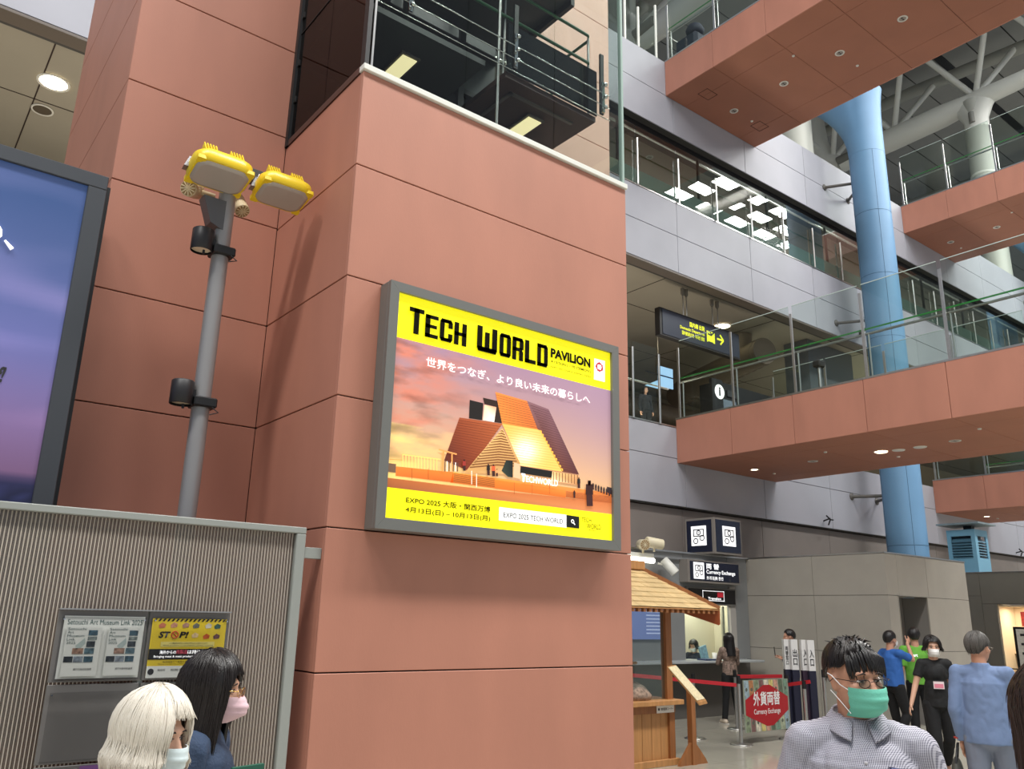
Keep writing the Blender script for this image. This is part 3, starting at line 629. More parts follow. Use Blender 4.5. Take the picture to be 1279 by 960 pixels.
# ---- blue louvred vent box standing on the shop block
vb = empty('vent_box', (22, 10, 3.13), 'blue louvred vent box with a flat cap on the grey block', 'vent')
VB = mat('vent_blue', (112, 160, 186), .5)
vx, vy = 22.3, None
c0 = aX(1223, 712, vx); vy = c0.y
l0 = aX(1187, 709, vx).y; r0x = aY(1239, 714, vy).x; vzt = aX(1221, 662, vx).z
wv = r0x-vx; dv = l0-vy; zb = 3.13
def frame(face):
    m = MB(); t = .1
    zt = vzt-.0; z0 = zb
    if face == 'x':
        m.box(vx, vy, z0, vx+.04, vy+t, zt); m.box(vx, l0-t, z0, vx+.04, l0, zt); m.box(vx, vy+t, zt-.12, vx+.04, l0-t, zt); m.box(vx, vy+t, z0, vx+.04, l0-t, z0+.36)
    else:
        m.box(vx+.041, vy, z0, vx+.041+t, vy+.04, zt); m.box(r0x-t, vy, z0, r0x, vy+.04, zt); m.box(vx+.141, vy, zt-.12, r0x-t, vy+.04, zt); m.box(vx+.141, vy, z0, r0x-t, vy+.04, z0+.36)
    return m
frame('x').build('side_frame', VB, vb); frame('y').build('side_frame', VB, vb)
B('core', mat('vent_dark', (40, 56, 66)), vb, vx+.16, vy+.16, zb, r0x-.02, l0-.02, vzt-.03)
n = 7
for k in range(n):
    z = zb+.4+k*(vzt-zb-.56)/n
    MB().bar((vx+.05, vy+.1, z), (vx+.05, l0-.1, z), .012, .14, up=(1, 0, .9)).build('louvre', mat('louvre_blue', (84, 122, 142), .5), vb)
    MB().bar((vx+.14, vy+.06, z), (r0x-.1, vy+.06, z), .012, .14, up=(0, 1, .9)).build('louvre', mat('louvre_blue', (84, 122, 142), .5), vb)
B('roof_plate', VB, vb, vx, vy, vzt, r0x, l0, vzt+.04); B('neck', BLACK, vb, vx+.5, vy+.4, vzt+.04, r0x-.4, l0-.5, vzt+.16)
B('cap', mat('cap_grey', (120, 134, 140), .4), vb, vx-.2, vy-.2, vzt+.16, r0x+.1, l0+.15, vzt+.2)
# ---- currency exchange booth
CG = mat('booth_grey', (132, 134, 134), .5, var=.04)
cbth = empty('exchange_booth', (9.5, 11.26, 0), 'grey currency exchange booth with a bright serving window', 'booth')
BY = 11.2
wl, wr, wt, wb_ = 13.17, 14.52, 2.1, 1.03
for x0, x1, z0, z1 in ((8, wl-.02, 1.07, 3.1), (wl-.02, wr+.02, wt+.02, 3.1), (wr+.02, 15.2, 1.07, 3.1)): B('panel', CG, cbth, x0+.004, BY, z0, x1-.004, BY+.05, z1, .002)
B('panel', mat('booth_lower', (92, 88, 84), .6), cbth, 8, BY+.03, 0, 15.2, BY+.06, 1.0)
B('top_trim', STEEL, cbth, 8, BY-.05, 3.1, 15.2, BY+.9, 3.13); B('cornice_rail', STEEL, cbth, 8, BY-.06, 2.98, 13.0, BY-.02, 3.0)
B('counter', mat('counter_top', (168, 172, 174), .25), cbth, 8, 10.72, 1.03, 15.0, BY+.35, 1.07, .005)
B('side_pier', mat('pier_pale', (170, 166, 160), .5), cbth, wr+.02, BY-.04, 1.071, wr+.2, BY-.001, 2.5); B('side_rail', STEEL, cbth, wr-.12, BY+.06, 1.071, wr-.06, BY+.1, 2.1)
CREAMW = mat('booth_interior', (236, 228, 206), .6)
B('inner_back', CREAMW, cbth, 12.0, 12.05, .0, 15.15, 12.1, 2.9); B('inner_side', CREAMW, cbth, 15.1, BY+.06, 0, 15.14, 12.05, 2.9); B('inner_side', CREAMW, cbth, 12.0, BY+.06, 0, 12.04, 12.05, 2.9)
B('inner_ceiling', CREAMW, cbth, 12.04, BY+.06, 2.6, 15.1, 12.05, 2.64)
area('booth_lamp', (13.8, 11.65, 2.56), (1.6, .5), 30, col=(1, .96, .86))
B('serving_glass', GLASS, cbth, wl, BY+.02, 1.075, wr, BY+.03, wt)
B('inner_partition', mat('paper_white', (222, 218, 200)), cbth, wl+.05, 11.9, 1.5, wl+.42, 11.93, 2.0); B('inner_poster', mat('poster_strip', (170, 130, 100), var=.4, vscale=20), cbth, wl+.46, 12.03, 1.5, wl+.58, 12.049, 2.0)
B('menu_screen', mat('rate_screen', (110, 126, 178), .3, emit=.35), cbth, 11.45, BY-.04, 1.45, 12.55, BY-.002, 2.05)
for k in range(7): B('rate_line', mat('rate_text', (190, 200, 230), emit=.4), cbth, 12.0, BY-.045, 1.55+k*.065, 12.45, BY-.041, 1.57+k*.065)
# lighted signs
BX = mat('sign_box_grey', (128, 122, 116), .5)
def cash_symbol(parent, x0, z0, x1, z1, plane, at, d=.012):
    """white plate with a banknote and two coins drawn in dark lines"""
    def bb(a0, b0, a1, b1, m, nm, dd):
        if plane == 'Y': B(nm, m, parent, a0, at-dd, b0, a1, at-dd+.003, b1)
        else: B(nm, m, parent, at-dd, -a1, b0, at-dd+.003, -a0, b1)
    w, h = x1-x0, z1-z0; bb(x0, z0, x1, z1, WHT, 'symbol_plate', d)
    K = mat('symbol_ink', (24, 28, 44)); g = MB()
    def ln(a0, b0, a1, b1):
        a0, a1 = x0+a0*w, x0+a1*w; b0, b1 = z0+b0*h, z0+b1*h
        if plane == 'Y': g.box(a0, at-d-.003, b0, a1, at-d-.001, b1)
        else: g.box(at-d-.003, -a1, b0, at-d-.001, -a0, b1)
    for q in ((.14, .79, .86, .84), (.14, .46, .86, .51), (.14, .46, .2, .84), (.8, .46, .86, .84)): ln(*q)
    for cx, cz, r in ((.5, .66, .11), (.3, .24, .13), (.72, .38, .13)):
        for k in range(14):
            a = 2*pi*k/14; ln(cx+math.cos(a)*r*1.1-.03, cz+math.sin(a)*r-.026, cx+math.cos(a)*r*1.1+.03, cz+math.sin(a)*r+.026)
        ln(cx-.015, cz-.05, cx+.015, cz+.05)
    g.build('symbol', K, parent)
s1 = empty('cube_sign', (13.78, 10.9, 3.13), 'navy illuminated box sign with banknote symbols, topmost over the booth', 'sign')
B('box', BX, s1, 13.75, 10.87, 3.13, 14.64, 11.62, 3.86); B('face', mat('sign_navy2', (22, 30, 52), .25), s1, 13.8, 10.862, 3.17, 14.6, 10.869, 3.82); B('face', mat('sign_navy2', (22, 30, 52)), s1, 13.742, 10.93, 3.17, 13.749, 11.58, 3.82)
cash_symbol(s1, 14.0, 3.3, 14.42, 3.7, 'Y', 10.862); cash_symbol(s1, -11.45, 3.3, -11.06, 3.7, 'X', 13.742)
s2 = empty('exchange_sign', (13.0, 11, 2.58), 'long navy sign reading Currency Exchange under the cube sign', 'sign')
B('box', BX, s2, 13.02, 10.98, 2.54, 14.66, BY-.003, 2.98); B('face', mat('sign_navy2', (22, 30, 52)), s2, 13.09, 10.972, 2.58, 14.63, 10.979, 2.95)
cash_symbol(s2, 13.18, 2.61, 13.5, 2.93, 'Y', 10.972)
text('両 替', WHT, s2, (13.58, 2.815, 13.98, 2.925), 'Y', 10.972, .004, .03); text('Currency Exchange', WHT, s2, (13.58, 2.7, 14.5, 2.8), 'Y', 10.972, .004, .015); text('外币兑换 환전', WHT, s2, (13.58, 2.605, 14.1, 2.675), 'Y', 10.972, .004, .02)
s3 = empty('brand_sign', (13.2, 11.15, 2.13), 'black sign with white framed logo directly above the serving window', 'sign')
B('box', mat('sign_frame_grey', (110, 108, 104)), s3, 13.17, 11.13, 2.12, 14.7, BY-.003, 2.46); B('face', mat('sign_black', (14, 14, 18), .2), s3, 13.2, 11.122, 2.15, 14.67, 11.129, 2.43)
g = MB()
for q in ((13.62, 2.20, 14.30, 2.212), (13.62, 2.388, 14.30, 2.40), (13.62, 2.2, 13.632, 2.4), (14.288, 2.2, 14.3, 2.4)): g.box(q[0], 11.117, q[1], q[2], 11.119, q[3])
g.build('logo_frame', WHT, s3); B('logo_red', mat('logo_red', (170, 30, 44), emit=.5), s3, 14.08, 11.1165, 2.28, 14.27, 11.1185, 2.375)
text('Travelex', WHT, s3, (13.78, 2.225, 14.2, 2.275), 'Y', 11.117, .002, .02)
tb = empty('tube_light', (9, 10.9, 2.85), 'bright fluorescent tube fitting on the booth wall beside the tower', 'lamp')
qa, qb = aY(770, 695, 11.0), aY(817, 702, 11.0)
B('housing', WHITEP, tb, qa.x, 11.0, qb.z+.06, qb.x, 11.15, qb.z+.16); MB().tube([(qa.x, 11.02, qb.z+.03), (qb.x, 11.02, qb.z+.03)], .05, 12).build('tube', mat('tube_glow', (255, 250, 235), emit=5), tb)
def spot(p, d, label, m=None, r=.07, L=.24, stem=(0, 0, -.12)):
    s = empty('spotlight', p, label, 'spotlight'); p = Vector(p); d = Vector(d).normalized(); m = m or mat('spot_cream', (218, 206, 176), .45)
    MB().tube([p-d*L/2, p-d*L*.45, p+d*L/2], [r*.8, r, r], 20).build('housing', m, s)
    MB().tube([p+d*L*.5, p+d*(L*.5+.004)], r*.9, 20).build('grille', mat('spot_face', (150, 120, 78), .5), s)
    g = MB()
    u = d.cross(Vector((0, 0, 1))).normalized(); v = d.cross(u)
    for k in range(6):
        a = pi*k/6; w = u*math.cos(a)+v*math.sin(a); c = p+d*(L*.5+.006); g.bar(c-w*r*.9, c+w*r*.9, .006)
    g.build('grille_bars', m, s)
    MB().tube([p, p+Vector(stem)], .02, 8).build('bracket', m, s); return s
q = aY(803, 680, 10.95); spot(q, (-.5, -1, -.1), 'cream round spotlight on the booth roof, left of the pair', r=.1, stem=(0, 0, -.16))
q = aY(817, 678, 10.85); spot(q, (1, -.3, -.12), 'cream cylindrical spotlight on the booth roof pointing right', r=.1, L=.34, stem=(0, 0, -.16))
q = aY(836, 707, 10.95); spot(q, (.55, -.6, -.9), 'white spotlight mounted on the booth wall above the stall roof', m=WHITEP, r=.09, L=.34, stem=(-.16, .15, .05))
# counter clutter
B('tray', mat('blue_tray', (44, 60, 92)), None, 13.35, 10.85, 1.071, 13.65, 11.1, 1.1, label='dark blue cash tray on the counter in front of the woman', cat='tray')
MB().lathe([(.04, 1.071), (.05, 1.2), (.045, 1.2), (.0, 1.09)], (13.95, 11.15, 0), 14, cap=False).build('pen_cup', WHITEP, None, 'white cup on the counter below the serving window', 'cup')
MB().prism([(13.55, 11.12, 1.072), (13.75, 11.12, 1.072), (13.7, 11.15, 1.35), (13.5, 11.15, 1.3)], (0, .04, 0)).build('leaflet_stand', mat('teal_leaflets', (120, 160, 170), .5, var=.3, vscale=20), None, 'teal leaflet stand behind the serving glass', 'leaflet stand')
# small camera hooks on the lowest facade band
for i, (x, y) in enumerate(((1033, 650), (1273, 690))):
    q = aY(x, y, 11.9); h = MB(); h.tube([(q.x, 12, q.z), (q.x, 11.8, q.z+.05)], .02, 6); h.tube([(q.x-.1, 11.85, q.z+.12), (q.x, 11.8, q.z+.02), (q.x+.12, 11.8, q.z+.02)], .02, 6); h.tube([(q.x, 11.8, q.z+.03), (q.x-.03, 11.85, q.z-.12)], .02, 6)
    h.build('wall_hook', BLACK, None, ['small black three-armed bracket on the facade left of the blue column', 'small black three-armed bracket on the facade at the right edge'][i], 'bracket')
# ---- queue signs and belts
for i, (x, tx, lab, yy) in enumerate(((985, '両替窓口', 'slim dark pillar with white top, leftmost of the four queue pillars', 8.75), (995, '出口', 'dark pillar whose white top reads exit, second of the queue pillars', 8.66), (1008, '入口', 'dark plum pillar with white entrance top, third of the queue pillars', 8.45), (1016, '入口', 'dark pillar with white entrance top, rightmost of the queue pillars', 8.55))):
    wpx = 6 if i == 0 else 8.5
    D = 14.3-.1*i; c = aD(x, 850, D); c1 = aD(x+wpx, 850, D); w = (c1-c).length*.98
    hz = 1.53; s = empty('queue_pillar', (c.x, c.y, 0), lab, 'sign pillar')
    u = (Vector((c1.x-c.x, c1.y-c.y, 0))).normalized(); nrm = Vector((u.y, -u.x, 0)); base = Vector((c.x, c.y, 0))-u*w/2
    MB().obox(base, u*w, -nrm*.12, Vector((0, 0, hz-.5))).build('body', mat('pillar_navy', (34, 34, 54), .4) if i != 2 else mat('pillar_plum', (58, 42, 58), .4), s)
    MB().obox(base+Vector((0, 0, hz-.5)), u*w, -nrm*.12, Vector((0, 0, .5))).build('header', mat('pillar_white', (222, 220, 218), .4), s)
    o = text(tx if i else '両\n替\n窓\n口', mat('ink', (40, 40, 44)), None, (0, 0, w*.6, .3 if i == 0 else .16), 'Y', 0, .0, .02) if i == 0 else text('\n'.join(tx), mat('ink', (40, 40, 44)), None, (0, 0, w*.62, .26), 'Y', 0, 0, .02)
    ang = math.atan2(u.y, u.x); M = Matrix.Translation(base+u*w*.2+nrm*.004+Vector((0, 0, hz-.42)))@Matrix.Rotation(ang, 4, 'Z'); o.data.transform(M); rel(o, s)
def stanchion(x, y, label, h=.98, r=.028):
    s = empty('stanchion', (x, y, 0), label, 'stanchion')
    MB().lathe([(.0, 0), (.17, 0), (.17, .012), (.15, .02), (.03, .03)], (x, y, 0), 28).build('base', STEEL, s)
    MB().tube([(x, y, .02), (x, y, h)], r, 14).build('pole', STEEL, s); MB().tube([(x, y, h-.12), (x, y, h)], r*1.15, 14).build('head', BLACK, s); return s
stanchion(11.2, 8.51, 'steel stanchion holding the left edge of the red exchange sign', 1.0)
stanchion(12.46, 8.51, 'steel stanchion holding the right edge of the red exchange sign', .98)
q = aZ(857, 922, 0); stanchion(q.x+.1, q.y-.1, 'steel stanchion behind the slanted wooden notice board')
q = aZ(905, 912, 0); stanchion(q.x+.35, q.y, 'steel stanchion behind the left post of the red sign, near the woman')
q = aD(1028, 836, 13.7); stanchion(q.x, q.y, 'dark headed stanchion between the queue pillars and the man in glasses', q.z)
q = aD(1004, 850, 13.3); stanchion(q.x, q.y, 'steel stanchion in front of the plum queue pillar', q.z)
RED = mat('red_belt', (190, 32, 44), .6)
def belt(a, b, label): MB().bar(a, b, .008, .055).build('queue_belt', RED, None, label, 'belt')
ql = aY(780, 842, 9.3)
belt((ql.x, 9.3, ql.z), (11.17, 8.53, .86), 'red queue belt running from the tower to the red sign')
belt((11.25, 8.56, .98), (12.42, 8.56, .96), 'dark red queue belt along the top of the exchange sign')
q = aD(1012, 851, 13.2); belt((12.5, 8.51, .83), (q.x, q.y, q.z), 'red queue belt from the sign to the queue pillars')
xs_ = empty('exchange_board', (11.3, 8.5, .15), 'red hexagon board reading Currency Exchange over banknote pictures', 'sign')
SY = 8.46; X0, X1, Z0, Z1 = 11.25, 12.42, .17, .93
B('board', mat('board_back', (150, 156, 140), .5), xs_, X0, SY, Z0, X1, SY+.012, Z1)
random.seed(3); NC = [(128, 140, 112), (170, 178, 150), (196, 150, 130), (130, 96, 92), (150, 170, 180), (88, 104, 84), (214, 206, 186), (176, 120, 80), (120, 150, 130), (205, 190, 120)]
for row, (za, zb2) in enumerate(((Z0+.005, Z0+.27), (Z1-.27, Z1-.005))):
    for k in range(9):
        xa = X0+.01+k*(X1-X0-.02)/9; m_ = mat('note_tint_%d' % ((k*3+row*4) % 10), NC[(k*3+row*4) % 10], .5, var=.35, vscale=18)
        MB().prism([(xa+.02, SY-.002, za), (xa+.125, SY-.002, za), (xa+.105, SY-.002, zb2), (xa, SY-.002, zb2)], (0, .0015, 0)).build('banknote_print', m_, xs_)
        MB().lathe([(0, 0), (.028, 0)], (xa+.06, SY-.0025, za+.13), 12, axis='y', cap=False).build('portrait_oval', mat('oval_tint', (92, 96, 84)), xs_)
hx = [(X0+.03, .64), (X0+.5, .85), (X0+.67, .85), (X1-.03, .66), (X1-.03, .46), (X0+.72, .245), (X0+.55, .245), (X0+.03, .42)]
MB().prism([(x, SY-.004, z) for x, z in hx], (0, .001, 0)).build('red_hexagon', mat('board_red', (176, 24, 34), .4), xs_)
text('外貨両替', mat('board_white', (240, 238, 236), .5), xs_, (X0+.23, .55, X0+.92, .75), 'Y', SY-.004, .002, .03)
text('Currency Exchange', mat('board_white', (240, 238, 236), .5), xs_, (X0+.23, .40, X0+.92, .5), 'Y', SY-.004, .002, .012)
# ---- wooden stall
WD = mat('light_wood', (186, 134, 82), .5, var=.14, vscale=3, stretch=(8, 8, .8), bump=.1, bscale=30)
WD2 = mat('brown_wood', (150, 96, 54), .5, var=.14, vscale=3, stretch=(8, 8, .8))
SHN = mat('cedar_shingle', (204, 174, 124), .6, var=.15, vscale=5)
ky = 7.85; kt = empty('wooden_stall', (8.0, ky, 0), 'wooden market stall with a shingled roof and glass front beside the tower', 'stall')
KX0, KX1 = 7.2, 8.93
for k in range(9):
    x = KX0+.1+k*.175; 
    if x+.17 < KX1-.05: B('board', WD, kt, x, ky+.02, .06, x+.17, ky+.04, .66, .004)
B('corner_post', WD2, kt, KX1-.1, ky-.02, .0, KX1-.0, ky+.08, .72); B('base_board', WD, kt, KX0, ky-.04, 0, KX1+.06, ky+.01, .08, .004)
B('ledge', WD, kt, KX0, ky-.12, .74, KX1+.08, ky+.5, .8, .005); B('apron', WD2, kt, KX0, ky-.03, .64, KX1, ky-.0, .735)
B('post', WD2, kt, 8.82, ky+.0, .8, 8.93, ky+.1, 1.93); B('stall_glass', glass('stall_glass', (236, 240, 240), 1.2, .03), kt, KX0, ky+.04, .8, 8.82, ky+.05, 1.92)
# roof: shingle courses climbing from the eave to the ridge
ze, zr = 1.95, 2.47; ye, yr = ky-.35, ky+.35; xe, xr = 9.53, 8.72
for k in range(8):
    t0, t1 = k/8, (k+1)/8+.03
    def rp(t): return (xe+(xr-xe)*t, ye+(yr-ye)*t, ze+(zr-ze)*t)
    a, b = rp(t0), rp(t1)
    n_ = 12; 
    for j in range(n_):
        f0, f1 = j/n_, (j+1)/n_
        def lx(x): return KX0+(x-KX0)
        x0a = KX0+(a[0]-KX0)*f0; x1a = KX0+(a[0]-KX0)*f1-.006; x0b = KX0+(b[0]-KX0)*f0; x1b = KX0+(b[0]-KX0)*f1-.006
        dz = .02+random.random()*.006
        MB().prism([(x0a, a[1], a[2]+dz), (x1a, a[1], a[2]+dz), (x1b, b[1], b[2]+.006), (x0b, b[1], b[2]+.006)], (0, .0, -.012)).build('shingle', SHN, kt)
MB().bar((xe, ye, ze+.03), (xr, yr, zr+.03), .05, .05).build('hip_board', WD2, kt)
B('ridge_cap', WD, kt, KX0, yr-.06, zr, xr+.04, yr+.12, zr+.12, .01)
for k in range(22): 
    x = KX0+.1+k*.105
    if x < xe: MB().box(x, ye+.01, ze-.05, x+.045, ye+.06, ze-.0).build('rafter_end', WD2, kt)
B('fascia', WD, kt, KX0, ye, ze-.005, xe, ye+.03, ze+.02)
MB().prism([(xe-.02, ye, ze), (xe+.0, ye+.02, ze-.2), (xe-.3, ye+.5, ze-.02)], (.03, 0, .02)).build('hip_rafter', mat('dark_orange_wood', (150, 74, 34), .5), kt)
B('ceiling_board', WD2, kt, KX0, ye+.06, ze-.001, xe-.3, ky+.6, ze+.02)
nt = empty('stall_notice', (8.5, ky-.03, .66), 'small white notice with a black roundel on the stall apron', 'notice')
q0, q1 = aY(820, 881, ky-.04), aY(842, 889, ky-.04)
B('plate', mat('notice_white', (226, 222, 212), .5), nt, q0.x, ky-.042, q1.z, q1.x, ky-.036, q0.z); text('無料配布コーナー', mat('ink', (40, 40, 44)), nt, (q0.x+.08, q1.z+.03, q1.x-.02, q0.z-.03), 'Y', ky-.042, .002, .02)
MB().lathe([(0, 0), (.018, 0)], (q0.x+.04, ky-.044, (q0.z+q1.z)/2), 14, axis='y', cap=False).build('roundel', mat('ink', (40, 40, 44)), nt)
MB().lathe([(.0, .801), (.28, .801), (.3, .86), (.2, .97), (.08, 1.02), (0, 1.03)], (8.35, ky+.25, 0), 24, cap=False).build('wrapped_bundle', mat('patterned_cloth', (150, 128, 112), .8, var=.5, vscale=22, bump=.5), None, 'patterned cloth bundle inside the stall behind the glass', 'bundle')
MB().tube([(8.0, ky+.2, 1.25), (8.45, ky+.2, 1.25)], .02, 8).build('wooden_rod', WD, None, 'short wooden rod above the bundle in the stall', 'rod')
rb_ = MB().tube([(8.2, ky+.22, .9), (8.2, ky+.22, 1.28), (8.22, ky+.22, 1.4), (8.15, ky+.22, 1.45)], .018, 8); rb_.build('hooked_stand', WD, None, 'curved wooden hook stand beside the tower edge in the stall', 'stand')
ns = empty('slanted_board', (9.15, 7.75, 0), 'slanted cream information board on a wooden stand right of the stall', 'board')
sx, sy2 = 9.14, 7.72
MB().box(sx-.05, sy2-.04, 0, sx+.03, sy2+.04, .92).build('post', WD2, ns)
for d in (-1, 1): MB().prism([(sx-.01+d*.03, sy2-.02, .28), (sx-.01+d*.24, sy2-.02, .06), (sx-.01+d*.28, sy2-.02, 0), (sx-.01+d*.03, sy2-.02, 0)], (0, .04, 0)).build('foot', WD2, ns)
qa = aD(833, 832, 9.9); qb = aD(872, 877, 9.9); dd = (qb-qa); 
wv_ = Vector((.22, -.1, .16))
MB().obox(qa, dd, Vector((.34, .0, .04))*.45, Vector((.02, .0, -.035))).build('tray', WD, ns)
MB().obox(qa+dd*.04+Vector((0, -.003, .006)), dd*.92, Vector((.34, .0, .04))*.42, Vector((0, 0, .002))).build('sheet', mat('cream_sheet', (232, 216, 176), .6, var=.12, vscale=40), ns)
# ================================================================ LEFT SIDE: video screen, lamp mast, ribbed partition
SYV = 5.2
vd = empty('video_screen', (.8, SYV, 2.3), 'large dark framed video screen showing a purple dusk sky', 'screen')
FR = mat('screen_frame', (74, 77, 82), .45, .3)
VX0, VX1, VZ0, VZ1 = -3.4, .835, 1.1, 4.37
B('frame_bar', FR, vd, VX0, SYV, VZ1-.09, VX1, SYV+.1, VZ1, .004); B('frame_bar', FR, vd, VX1-.105, SYV, VZ0, VX1, SYV+.1, VZ1-.091, .004); B('frame_bar', FR, vd, VX0, SYV, VZ0, VX1-.106, SYV+.1, VZ0+.1, .004)
B('housing', BLACK, vd, VX0, SYV+.101, VZ0, VX1+.035, SYV+.3, VZ1-.02)
B('bracket', BLACK, vd, VX1-.1, SYV+.3, 3.6, VX1+.02, TY1-.003, 3.75); B('bracket', BLACK, vd, VX1-.1, SYV+.3, 2.0, VX1+.02, TY1-.003, 2.15)
B('support', BLACK, vd, VX0+.2, SYV+.12, 0, VX0+.5, SYV+.3, VZ0)
g = MB(); nx, nz = 70, 90
ux0, ux1, uz0, uz1 = VX0+.05, VX1-.1, VZ0+.1, VZ1-.08
stops = [(0, (16, 20, 44)), (.36, (30, 34, 62)), (.405, (44, 44, 78)), (.42, (120, 90, 124)), (.5, (128, 104, 148)), (.66, (104, 108, 164)), (.84, (76, 92, 140)), (1, (54, 78, 124))]
def skyc(t, n1, n2):
    for (a, ca), (b, cb) in zip(stops, stops[1:]):
        if t <= b:
            k = (t-a)/(b-a); c = [ca[i]+(cb[i]-ca[i])*k for i in range(3)]; break
    if t > .44: c = [c[0]+34*n1, c[1]+22*n1, c[2]+22*n1]
    if .08 < t < .4: c = [v*(1+.5*n2) for v in c]
    return rgb(*[max(0, min(255, v)) for v in c])
def vc(i, j):
    t = j/nz; x = i/nx*10
    n1 = max(0, noise.noise((x*.5, t*14, 3)))*1.6; n2 = noise.noise((x*8, t*60, 1)); return skyc(t, n1, n2)
for i in range(nx):
    for j in range(nz):
        x0, x1 = ux0+(ux1-ux0)*i/nx, ux0+(ux1-ux0)*(i+1)/nx; z0, z1 = uz0+(uz1-uz0)*j/nz, uz0+(uz1-uz0)*(j+1)/nz
        g.add([(x0, SYV+.02, z0), (x1, SYV+.02, z0), (x1, SYV+.02, z1), (x0, SYV+.02, z1)], [(0, 1, 2, 3)], col=[vc(i, j), vc(i+1, j), vc(i+1, j+1), vc(i, j+1)])
SCR = vcol_mat('screen_print', .34, .25)
g.build('display', SCR, vd)
q = aY(0, 300, SYV+.02)
MB().tube([aY(-9, 282, SYV+.012), aY(-3, 280, SYV+.012), aY(1, 287, SYV+.012), aY(1, 294, SYV+.012), aY(-6, 299, SYV+.012)], .008, 6).build('lettering', WHT, vd)
MB().tube([aY(6, 300, SYV+.012), aY(15, 311, SYV+.012)], [.006, .012], 6).build('lettering', WHT, vd)
a, b = aY(-14, 475, SYV+.01), aY(9, 458, SYV+.01); text('sf!', mat('ink', (40, 40, 44)), vd, (a.x, a.z, b.x, b.z), 'Y', SYV+.018, .002, .03, shear=.3)
# lamp mast
mx_, my_ = 1.503, 5.0
ARZ = aY(326, 220, 5.0).z
ms = empty('lamp_mast', (mx_, my_, 0), 'grey tubular mast behind the ribbed partition carrying lamps and speakers', 'mast')
MB().tube([(mx_, my_, 0), (mx_, my_, 4.42)], .053, 24).build('pole', mat('mast_grey', (152, 150, 150), .38, .3), ms); MB().lathe([(.0, 0), (.2, 0), (.2, .02), (.06, .03)], (mx_, my_, 0), 24).build('base', STEEL, ms)
B('cross_arm', mat('arm_grey', (98, 98, 100), .4, .3), ms, mx_-.12, my_+.0, ARZ-.05, mx_+.42, my_+.07, ARZ+.04, .004)
MB().prism([(mx_-.16, my_-.05, 4.33), (mx_+.0, my_-.05, 4.33), (mx_+.0, my_-.05, 4.12), (mx_-.1, my_-.05, 4.16)], (0, .1, 0)).build('gusset', mat('arm_grey', (98, 98, 100)), ms)
YL = mat('lamp_yellow', (240, 206, 36), .35); LD = mat('lamp_diffuser', (176, 166, 156), .25)
def rr(a, b, r, n=6):
    pts = []
    for sx, sy, a0 in ((1, 1, 0), (-1, 1, pi/2), (-1, -1, pi), (1, -1, 3*pi/2)):
        for k in range(n+1):
            t = a0+pi/2*k/n; pts.append((sx*(a-r)+r*math.cos(t), sy*(b-r)+r*math.sin(t)))
    return pts
def flood(c, label, sc=1.12, tilt=-.2, yawd=0):
    s = empty('floodlight', c, label, 'floodlight'); M = Matrix.Translation(c)@Euler((tilt, .0, yawd)).to_matrix().to_4x4()
    def T(ring, z): return [M@Vector((x*sc, y*sc, z*sc)) for x, y in ring]
    MB().loft([T(rr(.155, .12, .075), .0), T(rr(.165, .13, .08), .015), T(rr(.165, .13, .08), .065), T(rr(.135, .10, .07), .10), T(rr(.09, .07, .05), .12)]).build('housing', YL, s)
    MB().loft([T(rr(.125, .09, .05), -.012), T(rr(.143, .108, .065), -.006), T(rr(.147, .112, .068), .001)]).build('diffuser', LD, s)
    for ax, ay in ((-.135, .1), (.135, -.1), (.135, .1), (-.135, -.1)): MB().loft([T([(x*.3+ax, y*.3+ay) for x, y in rr(.08, .07, .03)], -.004), T([(x*.3+ax, y*.3+ay) for x, y in rr(.08, .07, .03)], .02)]).build('clip', YL, s)
    for sx in (-1, 1):
        for k in range(5):
            x = sx*.075+(k-2)*.016
            m = MB(); pts = [(x-.004, -.085, .10), (x-.004, .06, .10), (x-.004, -.05, .172)]; m.prism([M@Vector((a*sc, b*sc, d*sc)) for a, b, d in pts], M.to_3x3()@Vector((.007*sc, 0, 0))); m.build('cooling_fin', YL, s)
    MB().tube([M@Vector((-.06*sc, .1*sc, .09*sc)), M@Vector((-.06*sc, .1*sc, .15*sc)), M@Vector((.02, .1*sc, .17*sc))], .022, 8).build('pivot', mat('dark_bronze', (74, 66, 58), .5, .5), s)
    MB().obox(M@Vector((-.19*sc, .02, .03)), M.to_3x3()@Vector((.03, 0, .0)), M.to_3x3()@Vector((0, .05, 0)), M.to_3x3()@Vector((.03, 0, .08))).build('side_bracket', mat('zinc', (150, 150, 154), .3, .8), s)
    cl = MB().tube([M@Vector((-.16*sc, .05, .1)), M@Vector((-.12*sc, .06, .18)), M@Vector((-.05*sc, .06, .2)), M@Vector((-.02*sc, .08, .14))], .003, 6); cl.build('cable', CHROME, s)
    return s
c1 = aY(274, 222, 4.84); flood(c1, 'yellow floodlight with grey diffuser, higher left one on the mast')
c2 = aY(352, 246, 4.84); flood(c2, 'yellow floodlight with grey diffuser, lower right one on the mast', 1.06)
c3_ = aY(241, 237, 5.08); spot(c3_, (-.55, -.7, -.35), 'cream round projector speaker at the left of the mast top', m=mat('speaker_cream', (206, 186, 150), .5), r=.052, L=.15, stem=(.14, .0, .0))
c4_ = aY(299, 256, 5.1); spot(c4_, (.15, -.6, -.8), 'cream round projector speaker tucked behind the mast top', m=mat('speaker_cream', (206, 186, 150), .5), r=.048, L=.15, stem=(-.1, -.05, .08))
